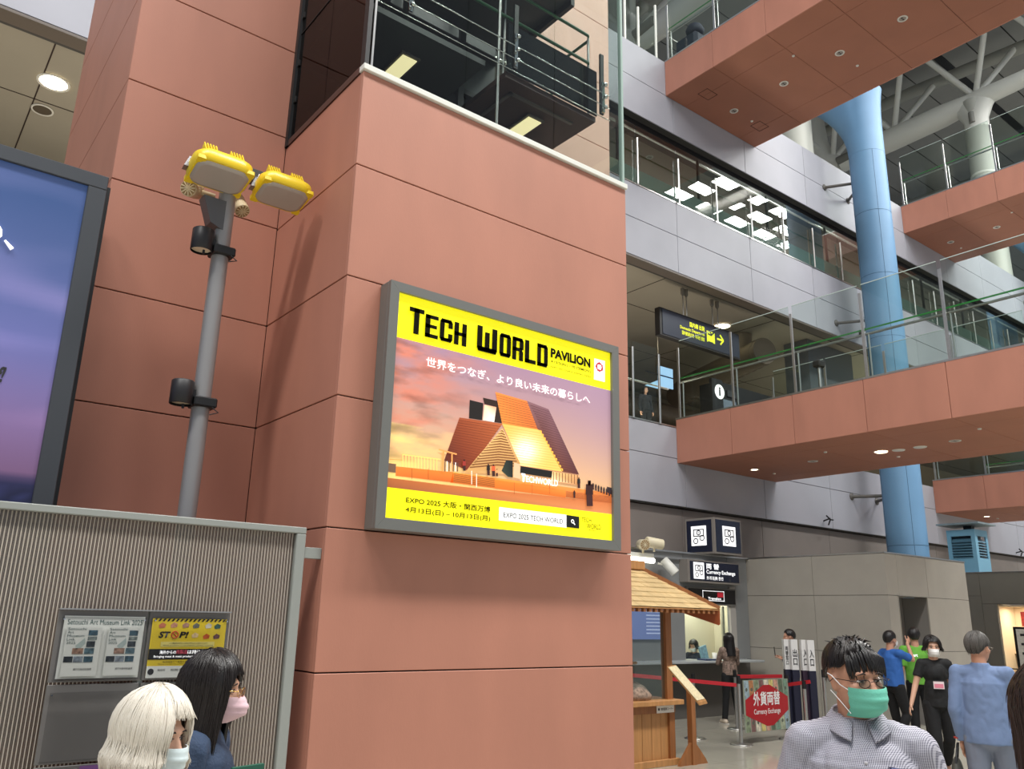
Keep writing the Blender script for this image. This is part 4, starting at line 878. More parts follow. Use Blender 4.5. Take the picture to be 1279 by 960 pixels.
for k, (z, lab) in enumerate(((4.03, 'black cylindrical spotlight clamped to the mast, upper one'), (3.04, 'black cylindrical spotlight clamped to the mast, lower one'))):
    s = empty('clamp_spotlight', (mx_-.13, my_, z), lab, 'spotlight')
    MB().lathe([(.062, z-.07), (.066, z-.066), (.066, z+.07), (.06, z+.076), (0, z+.078)], (mx_-.125, my_-.02, 0), 28, cap=False).build('shade', mat('matte_black', (34, 32, 34), .45), s)
    MB().lathe([(0, z-.055), (.06, z-.055)], (mx_-.125, my_-.02, 0), 20, cap=False).build('lens', mat('lens_warm', (235, 220, 190), .2), s)
    B('clamp', BLACK, s, mx_-.062, my_-.075, z-.07, mx_+.075, my_+.06, z-.01, .008); B('arm', BLACK, s, mx_-.075, my_-.04, z-.05, mx_-.05, my_+.0, z+.03)
    MB().tube([(mx_-.12, my_-.06, z-.075), (mx_-.12, my_-.06, z-.1)], .008, 6).build('knob', BLACK, s); MB().tube([(mx_+.04, my_-.08, z-.07), (mx_+.08, my_-.09, z-.1), (mx_+.03, my_-.09, z-.12)], .004, 6).build('cable', BLACK, s)
# ribbed translucent partition
PY = 4.38; PXL, PXR, PZT = -2.2, 1.965, 2.25
pp = empty('ribbed_partition', (PXR, PY, 0), 'translucent ribbed partition in a pale grey frame at the lower left', 'partition')
FG = mat('partition_frame', (150, 153, 148), .4)
B('top_rail', FG, pp, PXL, PY-.03, PZT-.035, PXR, PY+.03, PZT, .004); B('post', FG, pp, PXR-.055, PY-.03, 0, PXR, PY+.03, PZT-.036, .004); B('post', FG, pp, PXL, PY-.03, 0, PXL+.05, PY+.03, PZT-.036, .004)
B('bottom_rail', FG, pp, PXL+.05, PY-.03, .02, PXR-.055, PY+.03, .07)
B('wall_bracket', FG, pp, PXR, PY-.02, 2.085, TX0-.002, PY+.02, 2.145, .002)
B('sheet', glass('ribbed_sheet', (206, 200, 192), 1.0, .3, (150, 138, 128), .12), pp, PXL+.05, PY-.001, .07, PXR-.056, PY+.003, PZT-.036)
g = MB(); n = int((PXR-.056-PXL-.05)/.0165)
for k in range(n):
    x = PXL+.055+k*.0165
    g.add([(x-.0035, PY-.0015, .07), (x+.0035, PY-.0015, .07), (x+.0035, PY-.0015, PZT-.036), (x-.0035, PY-.0015, PZT-.036), (x, PY-.006, .07), (x, PY-.006, PZT-.036)], [(0, 4, 5, 3), (4, 1, 2, 5), (0, 1, 4), (3, 5, 2)])
g.build('rib', mat('rib_plastic', (190, 180, 168), .3), pp, kind='stuff')
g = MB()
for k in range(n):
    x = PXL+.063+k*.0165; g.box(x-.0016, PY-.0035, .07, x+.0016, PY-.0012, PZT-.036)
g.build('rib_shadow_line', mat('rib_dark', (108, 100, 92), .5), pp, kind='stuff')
# leaflet rack hanging on the partition
RY = 4.28
rk = empty('leaflet_rack', (.8, RY, 1.2), 'grey acrylic leaflet rack of six pockets on the ribbed partition', 'rack')
RG = mat('rack_grey', (112, 109, 107), .35); ACR = glass('acrylic', (240, 240, 240), .6)
cxs = [(.785, 1.168), (1.176, 1.56)]; rows = [(1.475, 1.785), (1.14, 1.465), (.80, 1.13)]
for ci, (x0, x1) in enumerate(cxs):
    for ri, (z0, z1) in enumerate(rows):
        B('pocket_back', RG, rk, x0, RY, z0, x1, RY+.012, z1, .002)
        B('pocket_front', ACR, rk, x0+.012, RY-.03, z0+.012, x1-.012, RY-.026, z1-.03)
        B('pocket_lip', STEEL if 0 else ACR, rk, x0+.012, RY-.03, z0+.008, x1-.012, RY, z0+.012)
        for xx in (x0+.02, x1-.02): MB().tube([(xx, RY-.032, z1-.04), (xx, RY, z1-.04)], .004, 8).build('rivet', CHROME, rk)
B('rack_top', STEEL, rk, .783, RY-.02, 1.786, 1.562, RY+.02, 1.792)
B('rack_hanger', FG, rk, 1.16, RY+.013, .8, 1.185, PY-.008, 1.785)
PAP = mat('leaflet_paper', (226, 228, 222), .5); TEAL = mat('teal_ink', (60, 92, 90), .6)
def posterbox(name, m, x0, z0, x1, z1, y, label, cat='leaflet', t=.001): 
    e = empty(name, (x0, y, z0), label, cat); B('sheet', m, e, x0, y, z0, x1, y+t, z1); return e
e = posterbox('leaflet', PAP, .81, 1.49, 1.155, 1.76, RY-.006, 'wide white art museum poster behind two leaflets in the top left pocket', 'poster')
text('Setouchi Art Museum Link 2025', TEAL, e, (.825, 1.722, 1.145, 1.745), 'Y', RY-.006, .001)
PH = [(70, 96, 110), (120, 130, 128), (60, 66, 72), (150, 120, 104), (86, 110, 120), (54, 60, 66), (130, 140, 150)]
for i, x0 in enumerate((.825, 1.0)):
    x1 = x0+.148; y = RY-.012
    e = posterbox('leaflet', PAP, x0, 1.50, x1, 1.715, y, 'white art museum leaflet with small photos, %s of two in the top left pocket' % ('left' if i == 0 else 'right'))
    for k, w in enumerate(('Setouchi', 'Art', 'Museum', 'Link', '2025')): text(w, TEAL, e, (x0+.006, 1.698-k*.015, x0+.006+.075*[1, .33, .93, .45, .5][k], 1.709-k*.015), 'Y', y, .001)
    MB().prism([(x0+.045, y-.001, 1.63), (x0+.08, y-.001, 1.665), (x0+.085, y-.001, 1.64), (x0+.06, y-.001, 1.61)], (0, .0005, 0)).build('grey_shape', mat('print_grey', (176, 190, 186)), e)
    k = 0
    for (a, b, c, d) in ((.092, .185, .13, .208), (.092, .165, .13, .18), (.09, .135, .125, .16), (.035, .105, .08, .13), (.085, .105, .125, .13), (.005, .07, .042, .095), (.045, .07, .083, .095), (.087, .07, .125, .095)):
        B('photo_print', mat('photo_tint_%d' % (k % 7), PH[k % 7], .4, var=.6, vscale=60), e, x0+a, y-.0012, 1.5+b-.01, x0+c, y-.0004, 1.5+d-.01); k += 1
    text('瀬戸内美術館連携', mat('ink', (40, 40, 44)), e, (x0+.05, 1.525, x0+.125, 1.535), 'Y', y, .001)
y = RY-.008; e = posterbox('poster', mat('poster_yellow', (224, 196, 46), .45), 1.19, 1.485, 1.545, 1.755, y, 'yellow STOP poster about meat products in the top right pocket', 'poster')
INK = mat('ink_black', (22, 20, 20), .5); PX0, PX1 = 1.19, 1.545
for k in range(17):
    x = PX0+.004+k*.0205; MB().prism([(x, y-.001, 1.742), (x+.009, y-.001, 1.742), (x+.018, y-.001, 1.754), (x+.009, y-.001, 1.754)], (0, .0006, 0)).build('hazard_stripe', INK, e)
text('ST', INK, e, (PX0+.035, 1.665, PX0+.09, 1.695), 'Y', y, .001, .04, shear=.2); text('P!', INK, e, (PX0+.13, 1.665, PX0+.175, 1.695), 'Y', y, .001, .04, shear=.2)
rg = MB(); c = Vector((PX0+.11, y-.001, 1.68)); rg.tube([c+Vector((math.cos(a)*.0155, 0, math.sin(a)*.0155)) for a in [2*pi*k/20 for k in range(21)]], .0025, 6); rg.tube([c+Vector((-.011, 0, .011)), c+Vector((.011, 0, -.011))], .0025, 6); rg.build('prohibition_ring', mat('stop_red', (204, 66, 30), .5), e)
k = 0
for (a, b, cc) in ((.03, .71, (190, 110, 80)), (.085, .712, (196, 140, 110)), (.14, .712, (170, 130, 110)), (.19, .71, (110, 110, 100)), (.25, .71, (196, 190, 170)), (.295, .708, (50, 90, 80)), (.19, .665, (214, 186, 140)), (.245, .66, (196, 90, 40)), (.295, .66, (110, 70, 70))):
    MB().prism([(PX0+a+.004, y-.001, 1+b), (PX0+a+.03, y-.001, 1+b+.003), (PX0+a+.033, y-.001, 1+b+.018), (PX0+a+.016, y-.001, 1+b+.026), (PX0+a, y-.001, 1+b+.014)], (0, .0006, 0)).build('food_print', mat('food_tint_%d' % k, cc, .5, var=.3, vscale=60), e); k += 1
B('black_band', INK, e, PX0, y-.0012, 1.567, PX1, y-.0006, 1.615); B('white_band', PAP, e, PX0, y-.0012, 1.485, PX1, y-.0006, 1.538)
B('pale_band', mat('poster_pale', (226, 212, 120)), e, PX0+.05, y-.0012, 1.625, PX1-.05, y-.0006, 1.648)
text('この製品を許可なく日本に持ち込むと罰せられます', INK, e, (PX0+.09, 1.637, PX0+.27, 1.645), 'Y', y-.001, .001); text('These products are prohibited without a permit', INK, e, (PX0+.06, 1.628, PX0+.3, 1.634), 'Y', y-.001, .001)
text('海外からの', WHT, e, (PX0+.05, 1.592, PX0+.125, 1.608), 'Y', y-.001, .001, .02); text('肉製品', mat('band_pink', (226, 90, 110)), e, (PX0+.127, 1.592, PX0+.178, 1.611), 'Y', y-.001, .001, .02); text('は持込禁止', WHT, e, (PX0+.18, 1.592, PX0+.29, 1.61), 'Y', y-.001, .001, .02)
text('Bringing meat & meat products into Japan is', WHT, e, (PX0+.025, 1.573, PX0+.29, 1.586), 'Y', y-.001, .001, .01)
text('動物検疫所で検査を受けてください', INK, e, (PX0+.07, 1.552, PX0+.25, 1.56), 'Y', y, .001); text('Please contact the animal quarantine counter', INK, e, (PX0+.05, 1.543, PX0+.26, 1.549), 'Y', y, .001)
for a, w in ((.05, '検疫所'), (.11, '税関'), (.15, '農林水産省')): text(w, INK, e, (PX0+a, 1.515, PX0+a+.035, 1.525), 'Y', y-.0012, .001)
MB().lathe([(0, 0), (.014, 0)], (PX0+.02, y-.002, 1.513), 20, axis='y', cap=False).build('roundel', mat('ink', (40, 40, 44)), e)
e = posterbox('poster', mat('poster_indigo', (52, 60, 112), .45, var=.1, vscale=6), 1.19, 1.16, 1.545, 1.445, RY-.008, 'indigo poster half hidden behind the two women, under the STOP poster', 'poster')
text('関西の夜を楽しむ', mat('pale_ink', (190, 196, 230)), e, (1.28, 1.405, 1.45, 1.418), 'Y', RY-.008, .001)
MB().prism([(1.19, RY-.01, 1.36), (1.29, RY-.01, 1.38), (1.3, RY-.01, 1.40), (1.19, RY-.01, 1.41)], (0, .001, 0)).build('brown_shape', mat('brown_print', (120, 74, 50)), e)
e = posterbox('leaflet', PAP, .80, .85, .955, 1.115, RY-.008, 'white and blue leaflet in the bottom left pocket'); B('blue_area', mat('blue_print', (92, 140, 190), .5, var=.15), e, .81, RY-.0095, .86, .945, RY-.0085, 1.06)
text('関西国際空港連絡', mat('blue_ink', (30, 44, 96)), e, (.81, 1.075, .9, 1.085), 'Y', RY-.008, .001); text('2', INK, e, (.92, 1.075, .935, 1.1), 'Y', RY-.008, .001, .03, shear=.4)
e = posterbox('leaflet', mat('purple_print', (112, 70, 128), .5), .965, .85, 1.15, 1.125, RY-.008, 'purple leaflet reading Learn Japanese anytime beside the blue one')
text('Learn Japanese', WHT, e, (.985, 1.09, 1.10, 1.104), 'Y', RY-.008, .001); text('anytime, anywhere', WHT, e, (.975, 1.068, 1.12, 1.082), 'Y', RY-.008, .001)
# ================================================================ BILLBOARD
BY0 = 4.2
bb = empty('billboard', (2.3, BY0, 2.26), 'grey framed backlit billboard with yellow bands and a stepped pavilion at dusk', 'billboard')
BX0, BX1, BZ0, BZ1 = 2.305, 4.275, 2.265, 3.78
FRM = mat('billboard_frame', (118, 118, 114), .45, .25)
B('case', FRM, bb, BX0, BY0+.03, BZ0, BX1, TY0-.002, BZ1, .003)
IX0, IX1, IZ0, IZ1 = 2.368, 4.205, 2.33, 3.72
for (x0, x1, s) in ((BX0, IX0, 0), (IX1, BX1, 1)):
    MB().prism([(x0, BY0, BZ0 if not s else IZ0), (x1, BY0, IZ0 if not s else BZ0), (x1, BY0, IZ1 if not s else BZ1), (x0, BY0, BZ1 if not s else IZ1)], (0, .029, 0)).build('frame_bar', FRM, bb)
MB().prism([(BX0+.001, BY0, BZ1), (IX0+.001, BY0, IZ1), (IX1-.001, BY0, IZ1), (BX1-.001, BY0, BZ1)], (0, .029, 0)).build('frame_bar', FRM, bb)
MB().prism([(BX0+.001, BY0, BZ0), (IX0+.001, BY0, IZ0), (IX1-.001, BY0, IZ0), (BX1-.001, BY0, BZ0)], (0, .029, 0)).build('frame_bar', FRM, bb)
YP = BY0+.022        # printed face
def b2(x, y): p = aY(x, y, YP); return p.x, p.z
ED = .62
PV = vcol_mat('backlit_print', ED, .35)
def quad(g, pts, col, y): g.add([(x, y, z) for x, z in pts], [tuple(range(len(pts)))], col=col)
g = MB(); YB = (244, 236, 14)
zs1 = (b2(497, 427)[1]+b2(764, 483)[1])/2; zs0 = (b2(482, 609)[1]+b2(768, 640)[1])/2
nx, nz = 150, 90
def fbm(x, y, s): return sum(noise.noise((x*2**k, y*2**k, s))/2**k for k in range(5))
def picsky(u, v):
    a = (164, 130, 150); bt = (252, 196, 120); lf = (255, 214, 120)
    c = [a[i]+(bt[i]-a[i])*(1-v)**1.3 for i in range(3)]
    if u < .45:
        k = (1-u/.45); cl = fbm(u*5+v*2.2, v*9-u*2, 4); w = max(0, min(1, .55+cl*1.1))*k
        hi = (216, 128, 104) if v > .42 else (255, 214, 130)
        c = [c[i]*(1-w)+hi[i]*w for i in range(3)]
        d = max(0, fbm(u*6+v*3, v*12, 9))*k*.9; c = [c[i]*(1-d*.35)-10*d for i in range(3)]
    if v < .3 and u < .4: k = (1-v/.3)*(1-u/.4); c = [c[i]+(lf[i]-c[i])*k*.8 for i in range(3)]
    if u > .55: k = (u-.55)/.45; k2 = v; c = [c[i]+((170, 140, 160)[i]-c[i])*k*k2*.6 for i in range(3)]
    return rgb(*[max(0, min(255, x)) for x in c])
for i in range(nx):
    for j in range(nz):
        x0, x1 = IX0+(IX1-IX0)*i/nx, IX0+(IX1-IX0)*(i+1)/nx; z0, z1 = zs0+(zs1-zs0)*j/nz, zs0+(zs1-zs0)*(j+1)/nz
        g.add([(x0, YP, z0), (x1, YP, z0), (x1, YP, z1), (x0, YP, z1)], [(0, 1, 2, 3)], col=[picsky(i/nx, j/nz), picsky((i+1)/nx, j/nz), picsky((i+1)/nx, (j+1)/nz), picsky(i/nx, (j+1)/nz)])
g.build('picture_sky', vcol_mat('backlit_sky_print', .38, .35), bb)
g = MB(); quad(g, [(IX0, zs1), (IX1, zs1), (IX1, IZ1), (IX0, IZ1)], rgb(*YB), YP); quad(g, [(IX0, IZ0), (IX1, IZ0), (IX1, zs0), (IX0, zs0)], rgb(*YB), YP)
g.build('yellow_band', PV, bb)
YL0 = YP
def poly(pts, cols, name='pavilion_print', layer=1, parent=bb):
    g = MB(); c = [rgb(*q) for q in cols] if isinstance(cols, list) else rgb(*cols)
    quad(g, [b2(*q) for q in pts], c, YP-.0006*layer); return g.build(name, PV, parent)
w_ = lambda x, y: (540+x/5.33, 480+y/5.33)     # measured on a 5.33x enlargement
w2 = lambda x, y: (480+x/4.126, 480+y/4.127)
# ground, deck
poly([w2(15, 480), w2(340, 520), w2(1180, 610), w2(1180, 668), w2(12, 528)], [(170, 96, 50), (186, 104, 52), (196, 110, 60), (206, 130, 80), (150, 84, 48)])
poly([w2(60, 422), w2(355, 452), w2(355, 505), w2(58, 470)], [(222, 122, 48), (226, 124, 46), (196, 96, 34), (206, 106, 40)], layer=2)
poly([w2(355, 452), w2(1175, 560), w2(1178, 612), w2(340, 505)], [(240, 150, 60), (226, 130, 64), (190, 100, 48), (206, 106, 36)], layer=2)
poly([w2(570, 490), w2(935, 545), w2(933, 583), w2(566, 535)], [(226, 122, 40), (232, 130, 50), (206, 100, 34), (210, 104, 34)], layer=3)
for k in range(7):
    t = k/7; poly([w2(355, 458+t*46), w2(568, 486+t*46), w2(568, 489+t*46), w2(355, 461+t*46)], (150, 78, 30), 'step_line', 4)
    poly([w2(935, 550+t*34), w2(1175, 578+t*34), w2(1175, 580+t*34), w2(935, 552+t*34)], (160, 84, 44), 'step_line', 4)
for x in (140, 225): poly([w2(x, 432), w2(x+2, 432), w2(x+2, 488), w2(x, 486)], (150, 78, 30), 'step_line', 4)
for x in (668, 760, 850): poly([w2(x, 505), w2(x+2, 505), w2(x+2, 565), w2(x, 563)], (160, 82, 34), 'step_line', 4)
# mass of the building
poly([w_(180, 220), w_(465, 262), w_(240, 575), w_(78, 505)], [(150, 72, 40), (176, 92, 50), (120, 50, 28), (90, 40, 30)], layer=3)
poly([w_(248, 103), w_(338, 125), w_(330, 238), w_(243, 225)], (30, 24, 20), layer=4); poly([w_(336, 88), w_(432, 110), w_(462, 258), w_(410, 250), w_(425, 150), w_(345, 130)], (46, 30, 22), layer=4)
poly([w_(345, 135), w_(425, 152), w_(410, 250), w_(335, 238)], [(240, 200, 160), (214, 160, 120), (250, 240, 230), (230, 214, 190)], layer=5)
poly([w_(418, 50), w_(628, 110), w_(700, 300), w_(463, 262)], [(226, 134, 60), (220, 122, 60), (206, 110, 50), (224, 140, 60)], layer=5)
poly([w_(628, 110), w_(772, 165), w_(975, 600), w_(862, 580), w_(715, 310), w_(700, 300)], [(130, 92, 96), (126, 88, 96), (84, 44, 44), (110, 60, 44), (110, 66, 60), (116, 70, 62)], layer=5)
poly([w_(463, 262), w_(700, 300), w_(720, 312), w_(862, 580), w_(585, 540)], [(236, 176, 80), (246, 190, 90), (250, 196, 84), (222, 140, 50), (255, 240, 190)], layer=6)
g = MB(); A_, B_, C_, D_ = (463, 262), (710, 305), (862, 580), (585, 540)
def bil(u, v): return tuple((A_[i]*(1-u)+B_[i]*u)*(1-v)+(D_[i]*(1-u)+C_[i]*u)*v for i in (0, 1))
def brc(p): d = math.exp(-(((p[0]-615)/95)**2+((p[1]-440)/95)**2)); e = max(0, min(1, (p[1]-262)/300)); c0 = [240-4*e, 182+8*e, 88+6*e]; return rgb(*[c0[i]+((255, 253, 235)[i]-c0[i])*d for i in range(3)])
for i in range(16):
    for j in range(16):
        q = [bil(i/16, j/16), bil((i+1)/16, j/16), bil((i+1)/16, (j+1)/16), bil(i/16, (j+1)/16)]
        quad(g, [b2(*w_(*p)) for p in q], [brc(p) for p in q], YP-.0006*7)
g.build('bright_face_print', PV, bb)
poly([w_(465, 292), w_(580, 520), w_(585, 600), w_(215, 585), w_(290, 490)], [(226, 178, 110), (190, 140, 84), (206, 170, 120), (200, 150, 90), (206, 160, 100)], layer=7)
for k in range(14):     # stair-like slats of the pyramid
    t = (k+1)/15; xl = 465-t*235; xr = 465+t*118; y = 292+t*262
    poly([w_(xl, y+12*t), w_(465-t*40, y-6), w_(xr, y+6), w_(xr, y+13), w_(465-t*40, y+3), w_(xl, y+19*t+2)], (126, 78, 40), 'slat_line', 8)
for k in range(17):     # slat joints of the tall faces
    t = (k+1)/18
    poly([w_(180-t*100, 222+t*285), w_(465-t*200, 264+t*290), w_(465-t*200, 266+t*290), w_(180-t*100, 225+t*285)], (96, 40, 22), 'slat_line', 8)
for k in range(11):
    t = (k+1)/12; poly([w_(418+t*45, 50+t*212), w_(628+t*72, 110+t*190), w_(628+t*72, 113+t*190), w_(418+t*45, 53+t*212)], (150, 78, 36), 'slat_line', 8)
for k in range(14):
    t = (k+1)/15; poly([w_(463+t*122, 262+t*278), w_(705+t*157, 304+t*276), w_(705+t*157, 306+t*276), w_(463+t*122, 264+t*278)], (224, 168, 84), 'slat_line', 8)
for k in range(24):
    t = (k+1)/25; poly([w_(640+t*225, 118+t*462), w_(772+t*203, 165+t*435), w_(772+t*203, 167+t*435), w_(640+t*225, 121+t*462)], (78, 44, 44), 'slat_line', 8)
for k in range(12):     # stepped right edge of the bright face
    t = k/12; poly([w_(708+t*154, 304+t*276), w_(725+t*154, 308+t*276), w_(725+t*154, 326+t*276)], (240, 180, 70), 'slat_step', 9)
poly([w_(585, 543), w_(795, 578), w_(790, 622), w_(580, 590)], (24, 22, 18), layer=9)
poly([w_(488, 505), w_(532, 508), w_(532, 620), w_(500, 615), w_(458, 575)], [(40, 46, 40), (24, 26, 24), (30, 34, 30), (60, 70, 58), (50, 58, 48)], layer=9)
poly([w_(540, 520), w_(580, 530), w_(585, 630), w_(535, 618)], (206, 178, 140), layer=9)
poly([w_(795, 578), w_(972, 605), w_(965, 668), w_(788, 640)], [(226, 184, 120), (206, 150, 100), (190, 130, 80), (250, 220, 170)], layer=9)
for k in range(9): x = 800+k*20; poly([w_(x, 582+k*2.6), w_(x+5, 583+k*2.6), w_(x+5, 640+k*3), w_(x, 640+k*3)], (130, 84, 50), 'mullion_line', 10)
for k in range(7): x = 80+k*14; poly([w_(x, 508+k*2), w_(x+6, 509+k*2), w_(x+5, 580), w_(x-1, 578)], (226, 226, 220) if k % 2 else (90, 70, 60), 'mullion_line', 5)
# torii-like frame, fences
for q in (((38, 428), (160, 460), (158, 470), (40, 438)), ((64, 445), (76, 448), (70, 580), (58, 578)), ((122, 462), (132, 464), (130, 580), (122, 580))): poly([w_(*p) for p in q], (226, 150, 84), 'timber_line', 11)
poly([w2(92, 358), w2(290, 384), w2(290, 388), w2(92, 362)], (250, 200, 110), 'fence_line', 5); poly([w2(24, 384), w2(92, 388), w2(92, 391), w2(24, 387)], (200, 130, 60), 'fence_line', 5)
for k in range(12): x = 92+k*16; poly([w2(x, 360+k*2), w2(x+4, 360+k*2), w2(x+4, 425+k*1.8), w2(x, 424+k*1.8)], (250, 206, 120), 'fence_line', 5)
poly([w2(22, 405), w2(60, 410), w2(58, 455), w2(18, 450)], (110, 84, 64), layer=3)
for x, y in ((445, 445), (470, 460)): poly([w2(x, y), w2(x+4, y), w2(x+4, y+70), w2(x, y+70)], (236, 220, 200), 'fence_line', 12)
# people in the picture
def fig(x, y, h, c): poly([w_(x-h*.12, y-h*.5), w_(x+h*.12, y-h*.5), w_(x+h*.14, y), w_(x-h*.1, y)], (60, 30, 26), 'tiny_figure', 13); poly([w_(x-h*.13, y-h*.86), w_(x+h*.13, y-h*.86), w_(x+h*.15, y-h*.45), w_(x-h*.15, y-h*.45)], c, 'tiny_figure', 14); poly([w_(x-h*.06, y-h), w_(x+h*.06, y-h), w_(x+h*.06, y-h*.86), w_(x-h*.06, y-h*.86)], (40, 24, 20), 'tiny_figure', 14)
for a in ((207, 575, 75, (150, 50, 40)), (368, 605, 75, (30, 24, 24)), (402, 612, 80, (206, 90, 50)), (425, 612, 50, (226, 150, 100)), (970, 690, 70, (30, 30, 30)), (1040, 810, 170, (50, 24, 20)), (1040, 700, 60, (30, 20, 20)), (940, 755, 50, (50, 30, 26))): fig(*a)
for k in range(8): fig(1065+k*18, 700+k*7, 44, (50, 34, 34))
poly([w_(1160, 680), w_(1200, 690), w_(1203, 740), w_(1165, 720)], (50, 40, 44), layer=5)
text('T', WHT, bb, (b2(650, 602)[0], b2(650, 601.5)[1], b2(655, 595)[0], b2(652, 591)[1]), 'Y', YP-.009, .0, .04)
def bt(s, m, x0, yb0, yt0, x1, bold=.0, layer=15, **k):
    """lettering on the billboard: left bottom (x0,yb0), left top (x0,yt0), right limit x1, in photo pixels"""
    a = b2(x0, yb0); t = b2(x0, yt0); dx = 0
    # right limit on the same height
    z = a[1]; lo = None
    xr = b2(x1, yb0)[0]
    for _ in range(6):
        zz = b2(x1, yb0)[1]; 
        break
    xr = aY(x1, yb0+(x1-x0)*slope(x0, yb0), YP).x
    return text(s, m, bb, (a[0], a[1], xr, t[1]), 'Y', YP-.0006*layer, 0, bold, **k)
def slope(x, y): return (802.3-y)/(2013.7-x)
KB = mat('billboard_black', (20, 18, 8), .9, spec=.1); KW = mat('billboard_white', (252, 250, 245), .4, emit=.7); KR = mat('emblem_red', (196, 34, 48), emit=.3)
c7_ = lambda x, y: (480+x/4.126, 360+y/4.129)
def bt7(s, m, x0, yb0, yt0, x1, **k): p = c7_(x0, yb0); return bt(s, m, p[0], p[1], 360+yt0/4.129, c7_(x1, 0)[0], **k)
GL = {'T': [(0, .83, 1, 1), (.32, 0, .68, 1)], 'E': [(0, 0, .38, 1), (0, .83, 1, 1), (0, .42, .9, .58), (0, 0, 1, .17)],
      'C': [(0, .1, .36, .9), (.1, .83, .9, 1), (.1, 0, .9, .17), (.66, .62, 1, .9), (.66, .1, 1, .38), (.05, .05, .95, .15), (.05, .85, .95, .95)],
      'H': [(0, 0, .37, 1), (.63, 0, 1, 1), (0, .42, 1, .58)], 'O': [(0, .1, .36, .9), (.64, .1, 1, .9), (.1, .83, .9, 1), (.1, 0, .9, .17), (.05, .05, .95, .15), (.05, .85, .95, .95)],
      'R': [(0, 0, .36, 1), (.64, .5, 1, .9), (0, .83, .9, 1), (0, .40, .9, .56), (.6, 0, .97, .42), (.1, .86, .95, .95)], 'L': [(0, 0, .4, 1), (0, 0, 1, .18)],
      'D': [(0, 0, .36, 1), (.64, .1, 1, .9), (0, .83, .9, 1), (0, 0, .9, .17), (.1, .05, .95, .15), (.1, .85, .95, .95)],
      'W': [(0, .1, .26, 1), (.74, .1, 1, 1), (.38, .1, .62, .8), (.06, 0, .94, .16), (.03, .04, .97, .2)]}
def blockword(word, x0, yb0, yt0, x1, gap=.13):
    a = b2(x0, yb0); t = b2(x0, yt0); xr = aY(x1, yb0+(x1-x0)*slope(x0, yb0), YP).x; n = len(word); cw = (xr-a[0])/(n+gap*(n-1)); h = t[1]-a[1]
    for i, ch in enumerate(word):
        g = MB(); cx = a[0]+i*cw*(1+gap)
        for q in GL[ch]: g.add([(cx+q[0]*cw, YP-.009, a[1]+q[1]*h), (cx+q[2]*cw, YP-.009, a[1]+q[1]*h), (cx+q[2]*cw, YP-.009, a[1]+q[3]*h), (cx+q[0]*cw, YP-.009, a[1]+q[3]*h)], [(0, 1, 2, 3)])
        g.build('letter', KB, bb)
def bw7(s, x0, yb0, yt0, x1): p = c7_(x0, yb0); blockword(s, p[0], p[1], 360+yt0/4.129, c7_(x1, 0)[0])
bw7('T', 120, 228, 92, 197); bw7('ECH', 204, 249, 130, 418); bw7('W', 472, 320, 188, 576); bw7('ORLD', 588, 348, 228, 838)
bt7('PAVILION', KB, 853, 357, 307, 1058, bold=.05)
bt7('4.13(SUN.) – 10.13(MON.)', KB, 855, 388, 370, 1060, bold=.01); bt7('EXPO 2025 OSAKA, KANSAI, JAPAN', KB, 855, 413, 400, 1060, bold=.0)
bt7('世界をつなぎ、より良い未来の暮らしへ', KW, 212, 402, 352, 1056, bold=.014)
poly([c7_(1078, 362), c7_(1132, 376), c7_(1132, 484), c7_(1076, 470)], (250, 248, 244), 'emblem_card', 15)
for k in range(12):      # red ring of cells with pale centre
    a = 2*pi*k/12; r1 = 1+.25*math.sin(k*2.3); c = c7_(1104+math.cos(a)*15, 407+math.sin(a)*19+math.cos(a)*4)
    cc = b2(*c); MB().lathe([(0, 0), (.0085*r1, 0)], (cc[0], YP-.0006*16, cc[1]), 12, axis='y', cap=False).build('emblem_cell', KR, bb)
bt7('EXPO', KR, 1090, 452, 443, 1118); bt7('2025', KR, 1090, 466, 457, 1118)
w2b = lambda x, y: (480+x/4.126, 480+y/4.127)
def bt2(s, m, x0, yb0, yt0, x1, **k): p = w2b(x0, yb0); return bt(s, m, p[0], p[1], 480+yt0/4.127, w2b(x1, 0)[0], **k)
bt2('EXPO 2025 大阪・関西万博', KB, 108, 610, 578, 541, bold=.03); bt2('4月13日(日) – 10月13日(月)', KB, 105, 662, 630, 541, bold=.03)
poly([w2b(588, 632), w2b(935, 672), w2b(935, 738), w2b(586, 700)], (252, 252, 248), 'search_field', 15)
poly([w2b(933, 672), w2b(1000, 682), w2b(1000, 743), w2b(933, 735)], (16, 16, 12), 'search_button', 15)
g = MB(); cc = b2(*w2b(965, 706)); g.tube([Vector((cc[0]+math.cos(a)*.011, YP-.0108, cc[1]+math.sin(a)*.011)) for a in [2*pi*k/18 for k in range(19)]], .0028, 6); g.tube([Vector((cc[0]+.009, YP-.0108, cc[1]-.009)), Vector((cc[0]+.021, YP-.0108, cc[1]-.021))], .0035, 6); g.build('magnifier_mark', KW, bb)
bt2('EXPO 2025 TECH WORLD', KB, 610, 684, 658, 915, bold=.0, layer=17)
bt2('TECH', KB, 1012, 706, 684, 1062, bold=.0); bt2('WORLD', KB, 1040, 742, 716, 1112, bold=.0)
bt2('TECHWORLD', KW, 706, 500, 466, 890, bold=.02, layer=16)
bt2('TAIWAN', KB, 1045, 752, 746, 1085)
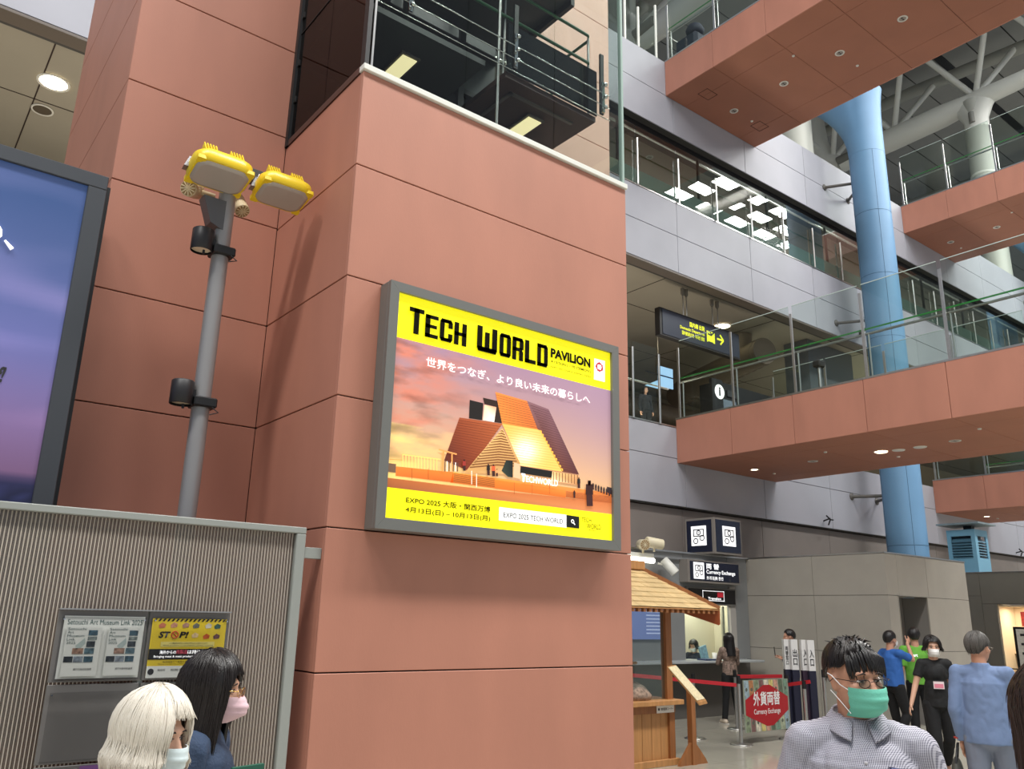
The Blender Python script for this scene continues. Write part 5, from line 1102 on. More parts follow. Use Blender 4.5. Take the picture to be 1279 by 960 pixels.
# ================================================================ PEOPLE
def ball(g, c, r, M=None, n=14):
    rx, ry, rz = r if isinstance(r, (tuple, list)) else (r, r, r); c = Vector(c); vs = []; m = n//2+2
    for i in range(m+1):
        th = pi*i/m
        for k in range(n):
            a = 2*pi*k/n; v = Vector((rx*math.sin(th)*math.cos(a), ry*math.sin(th)*math.sin(a), rz*math.cos(th)))
            vs.append(c+(M@v if M else v))
    fs = [(i*n+k, (i+1)*n+k, (i+1)*n+(k+1) % n, i*n+(k+1) % n) for i in range(m) for k in range(n)]
    g.add(vs, fs, True)
def cone(g, p, q, r0, r1, n=12, flat=1.0, side=None, ends=True):
    """tapered limb; flat<1 squashes it along 'side'"""
    p, q = Vector(p), Vector(q); d = (q-p); L = d.length; d.normalize()
    u = Vector(side) if side is not None else (Vector((0, 1, 0)) if abs(d.y) < .9 else Vector((1, 0, 0))); u = (u-d*u.dot(d)).normalized(); w = d.cross(u)
    st = [(-1, 0), (-.86, .5), (-.5, .87), (0, 1)] if ends else [(0, 1)]
    rings = []
    for a, b in st: rings.append((p+d*a*r0, r0*b))
    for k in range(1, 5): t = k/5; rings.append((p+d*L*t, r0+(r1-r0)*t))
    for a, b in ([(0, 1), (.5, .87), (.86, .5), (1, 0)] if ends else [(0, 1)]): rings.append((q+d*a*r1, r1*b))
    g.loft([[c+(u*math.cos(2*pi*k/n)*flat+w*math.sin(2*pi*k/n))*max(r, 1e-4) for k in range(n)] for c, r in rings])
def organic(name, g, m, parent, voxel=.012, smooth=4, fac=.5, label=None):
    me = bpy.data.meshes.new(name); me.from_pydata(g.v, [], g.f)
    bm = bmesh.new(); bm.from_mesh(me); bmesh.ops.recalc_face_normals(bm, faces=bm.faces[:]); bm.to_mesh(me); bm.free()
    o = bpy.data.objects.new(name, me); C.objects.link(o)
    r = o.modifiers.new('r', 'REMESH'); r.mode = 'VOXEL'; r.voxel_size = voxel; r.adaptivity = 0
    s = o.modifiers.new('s', 'SMOOTH'); s.iterations = smooth; s.factor = fac
    dg = bpy.context.evaluated_depsgraph_get(); me2 = bpy.data.meshes.new_from_object(o.evaluated_get(dg))
    bpy.data.objects.remove(o); bpy.data.meshes.remove(me)
    me2.polygons.foreach_set('use_smooth', [True]*len(me2.polygons)); me2.materials.clear(); me2.materials.append(m)
    o = bpy.data.objects.new(name, me2); C.objects.link(o)
    if parent: rel(o, parent)
    if label: o['label'] = label
    return o
def wrinkle(o, amp=.004, f=9, stretch=(1, 1, .5), seed=0):
    me = o.data; n = len(me.vertices); co = [0.0]*(3*n); no = [0.0]*(3*n)
    me.vertices.foreach_get('co', co); me.vertex_normals.foreach_get('vector', no)
    for i in range(n):
        x, y, z = co[3*i:3*i+3]; k = noise.noise((x*f*stretch[0]+seed, y*f*stretch[1], z*f*stretch[2]))+.5*noise.noise((x*f*2.3, y*f*2.3+seed, z*f*1.6))
        k = (abs(k)*1.6-.35)*amp
        co[3*i] = x+no[3*i]*k; co[3*i+1] = y+no[3*i+1]*k; co[3*i+2] = z+no[3*i+2]*k
    me.vertices.foreach_set('co', co); me.update()
def hand(g, w, d, up, curl=.5, s=1.0, mirror=1, spread=1.0):
    """palm + four fingers + thumb; w wrist, d pointing direction, up = back-of-hand normal"""
    w, d, up = Vector(w), Vector(d).normalized(), Vector(up); up = (up-d*up.dot(d)).normalized(); sd = d.cross(up)*mirror
    R_ = Matrix((d, sd, up)).transposed()
    ball(g, w+d*.045*s, (.052*s, .041*s, .017*s), R_)
    for k, (off, L, r) in enumerate(((-.031, .066, .0085), (-.0105, .076, .009), (.0105, .071, .0087), (.031, .056, .0078))):
        p = w+d*.085*s+sd*off*s; dd = (d+sd*off*3.2*spread).normalized()
        for j, fr in enumerate((.45, .32, .23)):
            a = curl*(.45+.55*j); dd = (dd*math.cos(a)-up*math.sin(a)).normalized() if j else (dd*math.cos(a*.7)-up*math.sin(a*.7)).normalized()
            q = p+dd*L*fr*s; cone(g, p, q, r*s*(1-.1*j), r*s*(.92-.1*j), 8); p = q
    p = w+d*.022*s-sd*.03*s; dd = (d*.75-sd*.75-up*.25).normalized()
    for L in (.035, .03, .024):
        q = p+dd*L*s; cone(g, p, q, .0105*s, .0092*s, 8); p = q; dd = (dd+d*.35-up*curl*.25).normalized()
SKIN = mat('skin_light', (206, 160, 134), .5); SKIN2 = mat('skin_tan', (196, 144, 118), .5)
def head_mesh(g, hc, fw, s=1.0, jaw=1.0):
    """head with brow, nose, lips, chin and ears; hc centre, fw = (forward, left, up) axes"""
    F, Lf, Up = fw; R_ = Matrix((F, Lf, Up)).transposed()
    def at(x, y, z): return Vector(hc)+(F*x+Lf*y+Up*z)*s
    ball(g, at(-.012, 0, .028), (.098*s, .077*s, .094*s), R_, 20)
    ball(g, at(.018, 0, -.03), (.078*s, .066*s*jaw, .085*s), R_, 18)
    ball(g, at(.045, 0, -.075), (.042*s, .044*s*jaw, .036*s), R_, 14)
    for y in (-1, 1):
        ball(g, at(.052, y*.042, -.018), (.032*s, .026*s, .026*s), R_, 12)
        ball(g, at(-.005, y*.079, -.006), (.018*s, .008*s, .031*s), R_, 12); ball(g, at(-.012, y*.083, .006), (.014*s, .006*s, .018*s), R_, 10)
    ball(g, at(.068, 0, .03), (.028*s, .058*s, .018*s), R_, 14)
    cone(g, at(.085, 0, .012), at(.104, 0, -.03), .010*s, .016*s, 10); ball(g, at(.092, -.013, -.035), .011*s, None, 8); ball(g, at(.092, .013, -.035), .011*s, None, 8)
    ball(g, at(.086, 0, -.061), (.014*s, .026*s, .009*s), R_, 12); ball(g, at(.083, 0, -.073), (.013*s, .022*s, .009*s), R_, 12)
    return at
def hair_shell(name, m, parent, hc, fw, s=1.0, style='short', length=.0, seed=1, vol=1.0, nA=96, nT=26, strands=0, strand_m=None, parting=0.0, grow=1.0, lower=None, hang0=.7):
    """hair grown over the skull: for each azimuth a lock runs from the crown down to the hairline, long styles then hang"""
    F, Lf, Up = fw; hc = Vector(hc)
    def W(x, y, z): return hc+(F*x+Lf*y+Up*z)*s
    rx, ry, rz = .112*vol, .094*vol, .112*vol
    def curve(az, t, lift=0):
        """az 0 = face, pi = back"""
        front = math.cos(az)
        a = abs(((az+pi) % (2*pi))-pi)
        # end elevation of the hair on the skull (angle from crown)
        if style == 'short': e = 1.02 if a < .75 else (1.02+(a-.75)/.45*.62 if a < 1.2 else (1.64 if a < 1.75 else 1.64+min(1, (a-1.75)/.7)*.68))
        elif style == 'bob': e = 1.08 if a < .55 else 1.08+min(1, (a-.55)/.35)*.95
        else: e = (1.15 if a < .5 else 1.15+min(1, (a-.5)/.35)*.75)
        if lower is not None: e = lower(a, e)
        hang = 0
        if style in ('bob', 'long') and a > hang0: hang = length*min(1, (a-hang0)/.3)
        if style == 'bob' and a < .55: e = 1.2
        L1 = e*.11; tot = L1+hang
        d = t*tot
        th = min(e, d/.11)
        k = (1+lift)*grow*(1-.085*t**3 if style == 'short' else 1)
        x = -.012+math.cos(az)*math.sin(th)*rx*k; y = math.sin(az)*math.sin(th)*ry*k; z = .028+math.cos(th)*rz*k
        if d > L1:
            h = d-L1; q = h/max(length, .01)
            out = .018*math.sin(min(1, q)*pi)+.012*q if style == 'bob' else .01*q
            x += math.cos(az)*out-(.015*q if style == 'long' else 0); y += math.sin(az)*out; z -= h
        return x, y, z
    rings_o, rings_i = [], []
    rnd = random.Random(seed)
    for i in range(nT+1):
        t = i/nT; ro, ri = [], []
        for k in range(nA):
            az = 2*pi*k/nA
            n = noise.noise(Vector((az*7+seed, t*1.5, seed)))*.05+noise.noise(Vector((az*22, t*2.0+seed, 3)))*.028
            jag = .05*noise.noise(Vector((az*16, seed*2.3, 0)))+.03*noise.noise(Vector((az*40, 5, seed)))
            tt = min(1.0, max(0, t*(1+jag*(t**3)*1.6)))
            x, y, z = curve(az, tt, n*(.35+.65*t)); th = .0 if t < .999 else -.02
            ro.append(W(x, y, z)); x, y, z = curve(az, tt*.985, -.13); ri.append(W(x, y, z))
        rings_o.append(ro); rings_i.append(ri)
    g = MB(); g.loft(rings_o+rings_i[::-1], cap=True)
    o = g.build(name, m, parent)
    if strands:
        g = MB()
        for _ in range(strands):
            az = rnd.random()*2*pi; t0 = rnd.random()*.35; t1 = min(1.04, .75+rnd.random()*.32); l = rnd.uniform(.0, .05); tw = rnd.uniform(-.12, .12); pts = []
            for j in range(9):
                t = t0+(t1-t0)*j/8; x, y, z = curve(az+tw*t, t, l+.03*math.sin(t*5+az*3)); pts.append(W(x, y, z))
            g.tube(pts, [.0006*s]+[.0018*s]*6+[.0012*s, .0004*s], 4, cap=False)
        so = g.build('strands', strand_m or m, None, kind='stuff'); so.parent = o
    return o
def mask(parent, hc, fw, m, s=1.0, straps=True, peak=0.0):
    F, Lf, Up = fw; hc = Vector(hc)
    def W(x, y, z): return hc+(F*x+Lf*y+Up*z)*s
    g = MB(); nu, nv = 22, 14; O_, I_ = [], []
    for j in range(nv+1):
        v = j/nv; z = -.014-.096*v; row, rin = [], []
        for i in range(nu+1):
            u = -1+2*i/nu; y = .066*math.sin(u*1.25)/math.sin(1.25)*(1-.22*v**2)
            bulge = math.sin(pi*min(1, (v*.9+.1)))*.022
            x = .1155-.062*(abs(u)**2.1)-.012*v+bulge*(1-u*u)-(.028*(v-.72)/.28 if v > .72 else 0)+(.0025*math.sin(v*pi*7) if .15 < v < .85 else 0)+peak*(1-abs(u))*math.sin(pi*v)
            row.append(W(x, y, z)); rin.append(W(x-.004, y*.97, z))
        O_.append(row); I_.append(rin)
    def grid(rows, flip):
        n = len(rows[0]); vs = [p for r in rows for p in r]
        g.add(vs, [(i*n+k, i*n+k+1, (i+1)*n+k+1, (i+1)*n+k) for i in range(len(rows)-1) for k in range(n-1)], True)
    grid(O_, 0); grid(I_, 1)
    for a, b in ((O_[0], I_[0]), (O_[-1], I_[-1])):
        n = len(a); g.add(a+b, [(k, k+1, n+k+1, n+k) for k in range(n-1)])
    for c in (0, -1):
        a = [r[c] for r in O_]; b = [r[c] for r in I_]; n = len(a); g.add(a+b, [(k, k+1, n+k+1, n+k) for k in range(n-1)])
    o = g.build('face_mask', m, parent)
    if straps:
        for sd in (-1, 1):
            MB().tube([W(.052, sd*.0655, -.022), W(.03, sd*.079, -.008), W(.0, sd*.088, .018), W(-.018, sd*.092, .024)], .0016*s, 6).build('ear_loop', mat('mask_loop', (235, 235, 235)), o)
            MB().tube([W(.046, sd*.058, -.098), W(.03, sd*.074, -.07), W(.002, sd*.086, -.04), W(-.01, sd*.09, -.03)], .0016*s, 6).build('ear_loop', mat('mask_loop', (235, 235, 235)), o)
    return o
def eyes(parent, hc, fw, s=1.0, big=1.0):
    F, Lf, Up = fw; hc = Vector(hc)
    for sd in (-1, 1):
        c = hc+(F*.0765+Lf*sd*.031+Up*.006)*s
        g = MB(); ball(g, c, (.012*s, .0145*s, .0062*s*big), Matrix((F, Lf, Up)).transposed(), 12); e = g.build('eye', mat('eye_white', (220, 212, 206), .2), parent)
        g = MB(); ball(g, c+F*.0095*s, (.0036*s, .006*s, .0056*s*big), Matrix((F, Lf, Up)).transposed(), 10); g.build('iris', mat('eye_dark', (26, 16, 12), .15), e)
        MB().tube([c+(F*.010-Lf*.015+Up*.0038)*s, c+(F*.0135+Up*.0068*big)*s, c+(F*.010+Lf*.015+Up*.0038)*s], .0017*s, 6).build('eyelid', mat('lash_dark', (50, 34, 28)), e)
        MB().tube([c+(F*.012-Lf*.019+Up*.021)*s, c+(F*.019+Up*.0275)*s, c+(F*.012+Lf*.019+Up*.021)*s], [.0016*s, .0032*s, .0016*s], 6).build('eyebrow', mat('brow_dark', (44, 32, 28), .8), parent)
def glasses(parent, hc, fw, m, s=1.0, r=.021):
    F, Lf, Up = fw; hc = Vector(hc)
    def W(x, y, z): return hc+(F*x+Lf*y+Up*z)*s
    o = None; g = MB()
    for sd in (-1, 1):
        g.tube([W(.112-.012*(abs(math.cos(a))*.3), sd*.0335+math.cos(a)*r*1.18, .001+math.sin(a)*r*.74) for a in [2*pi*k/20 for k in range(21)]], .0013*s, 6)
    g.tube([W(.112, -.0115, .006), W(.115, 0, .0085), W(.112, .0115, .006)], .0013*s, 6)
    for sd in (-1, 1): g.tube([W(.108, sd*.058, .008), W(.098, sd*.074, .01), W(.01, sd*.0865, .01), W(-.012, sd*.088, -.004)], .0014*s, 6)
    o = g.build('glasses', m, parent)
    for sd in (-1, 1):
        MB().lathe([(0, 0), (r*s*1.0, 0), (r*s, .0008), (0, .0008)], (0, 0, 0), 20, axis='x', cap=False)
        l = MB(); l.prism([W(.111, sd*.0335+math.cos(a)*r*1.12, .001+math.sin(a)*r*.7) for a in [2*pi*k/16 for k in range(16)]], F*.0008); l.build('lens', glass('spectacle_lens', (236, 240, 238), .9), o)
    return o
def axes(yaw, pitch=0, roll=0):
    F = Vector((math.cos(yaw)*math.cos(pitch), math.sin(yaw)*math.cos(pitch), math.sin(pitch))); L = Vector((-math.sin(yaw), math.cos(yaw), 0)); U = F.cross(L)
    L2 = L*math.cos(roll)+U*math.sin(roll); return F, L2, F.cross(L2)
def person(label, base, height, yaw, head=(0, 0, 0), pose={}, skin=SKIN, voxel=.0075, top=None, legs=None, shoes=None, build=1.0, sleeve=1.0, jaw=1.0, lean=(0, 0), top_len=.0, crop=None, female=False, finger_curl=.5, collar=False):
    """standing figure. pose: local joints (x forward, y left, z up, for a 1.70 m body)"""
    S = height/1.70; c, s_ = math.cos(yaw), math.sin(yaw); base = Vector(base)
    def T(p): x, y, z = p; x += lean[0]*max(0, z-.9); y += lean[1]*max(0, z-.9); return base+Vector((x*c-y*s_, x*s_+y*c, z))*S
    J = dict(pel=(0, 0, .92), ab=(0.01, 0, 1.10), ch=(0, 0, 1.28), nk=(-.015, 0, 1.44), hd=(.012, 0, 1.585),
             shR=(0, -.175, 1.392), shL=(0, .175, 1.392), elR=(-.02, -.225, 1.10), elL=(-.02, .225, 1.10), wrR=(.06, -.24, .865), wrL=(.06, .24, .865),
             hpR=(0, -.088, .9), hpL=(0, .088, .9), knR=(.02, -.10, .49), knL=(.02, .10, .49), anR=(-.01, -.105, .085), anL=(-.01, .105, .085))
    if female:
        for k in ('shR', 'elR', 'wrR', 'shL', 'elL', 'wrL'): x, y, z = J[k]; J[k] = (x, y*.88, z)
    hd_ = {k[4:]: v for k, v in pose.items() if k.startswith('dir_')}; J.update({k: v for k, v in pose.items() if not k.startswith('dir_') and not k.startswith('foot')})
    t = {k: T(v) for k, v in J.items()}
    fw = axes(yaw+head[0], head[1], head[2]); root = empty('person', (base.x, base.y, base.z), label, 'person')
    bs = build; wch = .155*bs*(.9 if female else 1)
    g = MB(); hc = t['hd']; R_ = Matrix(axes(yaw)).transposed()
    head_mesh(g, hc, fw, S*1.0, jaw)
    cone(g, t['nk']-Vector((0, 0, .03))*S, hc+(-fw[0]*.02-fw[2]*.06)*S, .06*S, .054*S, 14)
    cone(g, t['nk']+Vector((0, 0, -.02))*S, (t['shR']+t['ch'])*.5+Vector((0, 0, .05))*S, .046*S, .046*S); cone(g, t['nk']+Vector((0, 0, -.02))*S, (t['shL']+t['ch'])*.5+Vector((0, 0, .05))*S, .046*S, .046*S)
    ball(g, t['ch'], (.105*S*bs, wch*S, .15*S), R_, 16); ball(g, t['ab'], (.095*S*bs, .135*S*bs*(.88 if female else 1), .15*S), R_, 16); ball(g, t['pel'], (.105*S*bs, .15*S*bs, .12*S), R_, 16)
    for sd in 'RL':
        cone(g, t['sh'+sd], t['el'+sd], .050*S*bs, .036*S*bs); cone(g, t['el'+sd], t['wr'+sd], .037*S*bs, .024*S)
        cone(g, t['hp'+sd], t['kn'+sd], .084*S*bs, .052*S*bs); cone(g, t['kn'+sd], t['an'+sd], .053*S*bs, .034*S)
        d = hd_.get(sd); d0 = (t['wr'+sd]-t['el'+sd]).normalized(); up = hd_.get('up'+sd)
        d = (T(Vector(J['wr'+sd])+Vector(d))-t['wr'+sd]) if d else d0
        if up: up = (T(Vector(J['wr'+sd])+Vector(up))-t['wr'+sd])
        else: up = fw[1]*(-1 if sd == 'R' else 1) if abs(d0.z) > .5 else Vector((0, 0, 1))
        hand(g, t['wr'+sd], d, up, finger_curl, S*(.93 if female else 1.0), 1 if sd == 'R' else -1)
        ff = axes(yaw+(-.15 if sd == 'R' else .15))[0]; a = t['an'+sd]; lift = pose.get('foot'+sd, 0); ff = (ff*math.cos(lift)-Vector((0, 0, 1))*math.sin(lift))
        cone(g, a+Vector((0, 0, -.04))*S, a+ff*.13*S+Vector((0, 0, -.05))*S, .034*S, .028*S)
    body = organic('body', g, skin, root, voxel*S, 3)
    out = dict(root=root, body=body, t=t, fw=fw, hc=hc, S=S, T=T, J=J, R=R_)
    if top:
        g = MB(); e = .014
        ball(g, t['ch']+Vector((0, 0, -.0))*S, ((.112*bs+e)*S, (wch+e)*S, .145*S), R_, 18); ball(g, t['ab'], ((.103*bs+e)*S, (.148*bs*(.9 if female else 1)+e)*S, .17*S), R_, 18)
        if female: cone(g, t['ab'], t['pel']+Vector((0, 0, .02-top_len))*S, (.120*bs)*S, (.132*bs)*S, 18, flat=1.22, side=axes(yaw)[1], ends=False)
        else: cone(g, t['ch']+Vector((0, 0, .04))*S, t['pel']+Vector((0, 0, .02-top_len))*S, (.124*bs)*S, (.130*bs)*S, 20, flat=1.36, side=axes(yaw)[1], ends=False)
        for q in 'RL': cone(g, t['nk']+Vector((0, 0, -.05))*S, t['sh'+q]+Vector((0, 0, -.004))*S, .068*S, .062*S*bs)
        cone(g, t['nk']+Vector((0, 0, -.12))*S, t['nk']+Vector((.0, 0, -.006))*S, .112*S, .070*S, 16, ends=False)
        if collar: cone(g, t['nk']+Vector((0, 0, -.06))*S, t['nk']+Vector((0, 0, .035))*S, .082*S, .068*S, 16, ends=False)
        for sd in 'RL':
            if sleeve < 1:
                q = t['sh'+sd].lerp(t['el'+sd], sleeve*1.0); cone(g, t['sh'+sd], q, .062*S*bs, .058*S*bs, 14, ends=False); ball(g, t['sh'+sd], .062*S*bs)
            else:
                cone(g, t['sh'+sd], t['el'+sd], .063*S*bs, .052*S*bs, 14); q = t['el'+sd].lerp(t['wr'+sd], sleeve-1 if sleeve < 2 else 1); cone(g, t['el'+sd], q, .052*S*bs, .040*S*bs, 14, ends=False)
        out['top'] = organic('top', g, top, root, voxel*1.15*S, 5); wrinkle(out['top'], .007*S, 9, seed=len(label))
    if legs:
        g = MB(); ball(g, t['pel'], ((.117*bs)*S, (.163*bs)*S, .125*S), R_, 18)
        for sd in 'RL':
            cone(g, t['hp'+sd], t['kn'+sd], .098*S*bs, .07*S*bs, 14); cone(g, t['kn'+sd], t['an'+sd]+Vector((0, 0, .0))*S, .07*S*bs, .058*S, 14, ends=False)
        out['legs'] = organic('trousers', g, legs, root, voxel*1.2*S, 4); wrinkle(out['legs'], .005*S, 7, seed=len(label)*.7)
    if shoes:
        for sd in 'RL':
            g = MB(); ff = axes(yaw+(-.15 if sd == 'R' else .15))[0]; a = t['an'+sd]; lift = pose.get('foot'+sd, 0); ff2 = (ff*math.cos(lift)-Vector((0, 0, 1))*math.sin(lift)); dn = Vector((0, 0, -1))*math.cos(lift)-ff*math.sin(lift)
            cone(g, a+dn*.045*S-ff2*.04*S, a+dn*.05*S+ff2*.15*S, .042*S, .034*S, 12); cone(g, a, a+dn*.04*S, .046*S, .05*S, 12)
            o = organic('shoe', g, shoes, root, .009*S, 2)
            q = a+dn*.088*S
            MB().obox(q-ff2*.08*S-axes(yaw)[1]*.035*S-dn*.012*S, ff2*.25*S, axes(yaw)[1]*.07*S, dn*.014*S).build('sole', mat('shoe_sole', (206, 202, 196)), o)
    return out
HAIRB = mat('hair_black', (22, 18, 17), .34, bump=.3, bscale=60, stretch=(6, 6, .6)); HAIRST = mat('hair_strand_black', (34, 28, 26), .3)
HAIRW = mat('hair_silver', (198, 188, 172), .42, var=.12, vscale=14, bump=.4, bscale=60, stretch=(6, 6, .5)); HAIRWS = mat('hair_strand_silver', (226, 218, 204), .35)
HAIRG = mat('hair_grey', (46, 44, 42), .75, var=.5, vscale=26, bump=.5, bscale=90); HAIRGS = mat('hair_strand_grey', (96, 92, 88), .4)
def tocam(p):     # yaw that looks from p to the lens
    return math.atan2(-p[1], -p[0])
# --- foreground man with glasses, green mask and checked shirt
SHIRT = mat('check_shirt', (150, 148, 160), .75)
nt = SHIRT.node_tree; bs_ = nt.nodes['Principled BSDF']; tc = nt.nodes.new('ShaderNodeTexCoord')
def wave(axis, sc):
    sp = nt.nodes.new('ShaderNodeSeparateXYZ'); nt.links.new(tc.outputs['Object'], sp.inputs[0]); m1 = nt.nodes.new('ShaderNodeMath'); m1.operation = 'MULTIPLY'; m1.inputs[1].default_value = sc
    nt.links.new(sp.outputs[axis], m1.inputs[0]); m2 = nt.nodes.new('ShaderNodeMath'); m2.operation = 'SINE'; nt.links.new(m1.outputs[0], m2.inputs[0]); m3 = nt.nodes.new('ShaderNodeMath'); m3.operation = 'GREATER_THAN'; m3.inputs[1].default_value = .1; nt.links.new(m2.outputs[0], m3.inputs[0]); return m3
wa, wb = wave(2, 1250), wave(1, 1250); ad = nt.nodes.new('ShaderNodeMath'); ad.operation = 'ADD'; nt.links.new(wa.outputs[0], ad.inputs[0]); nt.links.new(wb.outputs[0], ad.inputs[1])
rp_ = nt.nodes.new('ShaderNodeValToRGB'); rp_.color_ramp.elements[0].color = rgb(196, 194, 204); rp_.color_ramp.elements[1].color = rgb(72, 70, 88); rp_.color_ramp.elements[0].position = .1; rp_.color_ramp.elements[1].position = 1
dv = nt.nodes.new('ShaderNodeMath'); dv.operation = 'MULTIPLY'; dv.inputs[1].default_value = .5; nt.links.new(ad.outputs[0], dv.inputs[0]); nt.links.new(dv.outputs[0], rp_.inputs[0]); nt.links.new(rp_.outputs[0], bs_.inputs['Base Color'])
top = aD(1070, 797, 3.0); mh = top.z; hp = aD(1066, 842, 3.0)
yaw0 = math.atan2(-hp.y, -hp.x)
man = person('man in glasses and green surgical mask, wearing a finely checked shirt, in the foreground', (hp.x, hp.y, 0), mh*.985, yaw0+.12, head=(.50, -.06, .05), skin=SKIN2, voxel=.0055, top=SHIRT, legs=mat('dark_slacks', (44, 44, 52), .8), shoes=mat('black_shoe', (24, 24, 26), .4), build=1.16, sleeve=2, jaw=1.08, pose={'nk': (-.015, 0, 1.465), 'shR': (0, -.178, 1.37), 'shL': (0, .178, 1.37), 'elR': (-.03, -.27, 1.1), 'elL': (-.03, .27, 1.1), 'wrR': (.05, -.25, .86), 'wrL': (.05, .25, .86)})
hc, fw, S = man['hc'], man['fw'], man['S']
hair_shell('hair', HAIRB, man['root'], hc, fw, S*1.0, 'short', seed=4, vol=1.0, strands=900, strand_m=HAIRST, lower=lambda a, e: (.95 if a < .7 else (.95+(a-.7)/.4*.42 if a < 1.1 else (1.37+(a-1.1)/.8*.1 if a < 1.9 else 1.47+min(1, (a-1.9)/.7)*.5))))
g = MB(); rnd = random.Random(5)
for k in range(46):      # fringe locks falling on the forehead
    y = -.075+.15*k/45+rnd.uniform(-.004, .004); z0 = .092-.35*abs(y)+rnd.uniform(-.006, .006); ln = .045+rnd.uniform(0, .03)
    W_ = lambda x, y_, z: hc+(fw[0]*x+fw[1]*y_+fw[2]*z)*S
    g.tube([W_(.055-abs(y)*.2, y*.8, z0+.025), W_(.084-abs(y)*.25, y, z0+.004), W_(.100-abs(y)*.45, y+.004, z0-.03), W_(.104-abs(y)*.5, y+rnd.uniform(.0, .012), z0-.03-ln*.42)], [.004*S, .0055*S, .0045*S, .0008*S], 5)
for k in range(60):      # upright tousled tufts
    a = rnd.uniform(0, 2*pi); r = rnd.uniform(0, .07); x, y = math.cos(a)*r*1.1-.01, math.sin(a)*r; z = .028+.112*math.sqrt(max(.1, 1-(x/.115)**2-(y/.095)**2))
    dx, dy = rnd.uniform(-.02, .03), rnd.uniform(-.025, .025)
    g.tube([W_(x, y, z-.01), W_(x+dx*.6, y+dy*.6, z+.006), W_(x+dx*1.3, y+dy*1.3, z+.008+rnd.uniform(-.006, .009))], [.004*S, .003*S, .0006*S], 5)
fr_ = g.build('fringe', HAIRB, man['root'], kind='stuff')
eyes(man['root'], hc, fw, S, .8)
mask(man['root'], hc+fw[0]*.002, fw, mat('mask_green', (110, 196, 172), .7, bump=.15, bscale=200), S*1.04)
glasses(man['root'], hc+fw[0]*-.006, fw, mat('glasses_metal', (52, 46, 46), .3, .8), S*1.0, r=.0185)
# shirt collar, undershirt, placket buttons, shoulder badge strap and pocket pen
axm = axes(yaw0+.12); nk = man['t']['nk']
g = MB(); 
for sd in (-1, 1):
    ring = []
    pts_t = []; pts_b = []
    for k in range(9):
        a = sd*(pi-.18-(pi-.5)*k/8); p0 = nk+axm[0]*math.cos(a)*.082*S+axm[1]*math.sin(a)*.080*S+Vector((0, 0, .036-.05*(k/8)**1.6))*S
        p1 = nk+axm[0]*math.cos(a)*(.108+.03*k/8)*S+axm[1]*math.sin(a)*(.108+.012*k/8)*S+Vector((0, 0, -.008-.062*(k/8)**2))*S
        pts_t.append(p0); pts_b.append(p1)
    n = len(pts_t); off = Vector((0, 0, -.006)); vs_ = pts_t+pts_b+[p+off+(nk-p).normalized()*.004 for p in pts_t]+[p+off for p in pts_b]
    g.add(vs_, [(k, k+1, n+k+1, n+k) for k in range(n-1)]+[(2*n+k, 2*n+k+1, 3*n+k+1, 3*n+k) for k in range(n-1)]+[(n+k, n+k+1, 3*n+k+1, 3*n+k) for k in range(n-1)]+[(k, k+1, 2*n+k+1, 2*n+k) for k in range(n-1)]+[(n-1, 2*n-1, 4*n-1, 3*n-1)], True)
g.build('collar', SHIRT, man['root'])
g = MB(); ball(g, nk+axm[0]*.050*S+Vector((0, 0, -.058))*S, (.034*S, .05*S, .045*S), Matrix(axm).transposed(), 14); g.build('undershirt', mat('undershirt', (222, 220, 216), .8), man['root'])
ch = man['t']['ch']
def onchest(y, z, out=.0):
    """point on the shirt front at local sideways y and height z (ray cast onto the shirt)"""
    o = man['top']; src = man['T']((.6, y, z)); d = -axm[0]
    inv = o.matrix_world.inverted() if False else None
    ok, loc, nrm, i = o.ray_cast(src, d)
    return (loc-d*out) if ok else man['T']((.14, y, z))
for k in range(4): 
    p = onchest(0, 1.33-.08*k, .002); g = MB(); ball(g, p, (.004, .006, .006), Matrix(axm).transposed(), 10); g.build('button', mat('shirt_button', (196, 192, 196), .3), man['root'])
MB().tube([onchest(.075, 1.315, .006), onchest(.10, 1.312, .006), onchest(.15, 1.307, .007)], [.0055, .006, .005], 8).build('pocket_pen', mat('navy_pen', (44, 56, 110), .4), man['root'], label='navy pen clipped along the pocket edge')
g = MB(); 
for a, b in (((.07, 1.322), (.155, 1.31)), ((.07, 1.322), (.07, 1.20)), ((.07, 1.20), (.155, 1.20)), ((.155, 1.31), (.155, 1.20))):
    g.tube([onchest(a[0]+(b[0]-a[0])*k/5, a[1]+(b[1]-a[1])*k/5, .002) for k in range(6)], .0016, 5)
g.build('pocket_seam', mat('seam_grey', (110, 108, 122)), man['root'])
# --- the two women in front of the leaflet rack
DEN = mat('denim_jacket', (40, 58, 84), .8, var=.25, vscale=10, bump=.3, bscale=120)
w1t = aD(263, 815, 3.05); p = aD(262, 860, 3.05)
yw = math.atan2(-_R.y, -_R.x)+pi          # walking to the right of the photo
w1 = person('woman with long black hair, gold glasses, pink mask and denim jacket by the leaflet rack', (p.x-.0, p.y, 0), w1t.z*.985, yw+.06, head=(.02, -.04, 0), voxel=.007, top=DEN, legs=mat('dark_slacks', (44, 44, 52)), shoes=mat('black_shoe', (24, 24, 26)), female=True, sleeve=2, collar=True)
hair_shell('hair', HAIRB, w1['root'], w1['hc'], w1['fw'], w1['S']*1.02, 'long', length=.29, seed=9, vol=1.08, strands=1300, strand_m=HAIRST, lower=lambda a, e: (1.25 if a < .45 else 1.25+min(1, (a-.45)/.3)*.6))
eyes(w1['root'], w1['hc'], w1['fw'], w1['S']); mask(w1['root'], w1['hc'], w1['fw'], mat('mask_pink', (226, 192, 200), .7), w1['S'], peak=.012)
glasses(w1['root'], w1['hc'], w1['fw'], mat('gold_wire', (206, 160, 84), .25, 1), w1['S'])
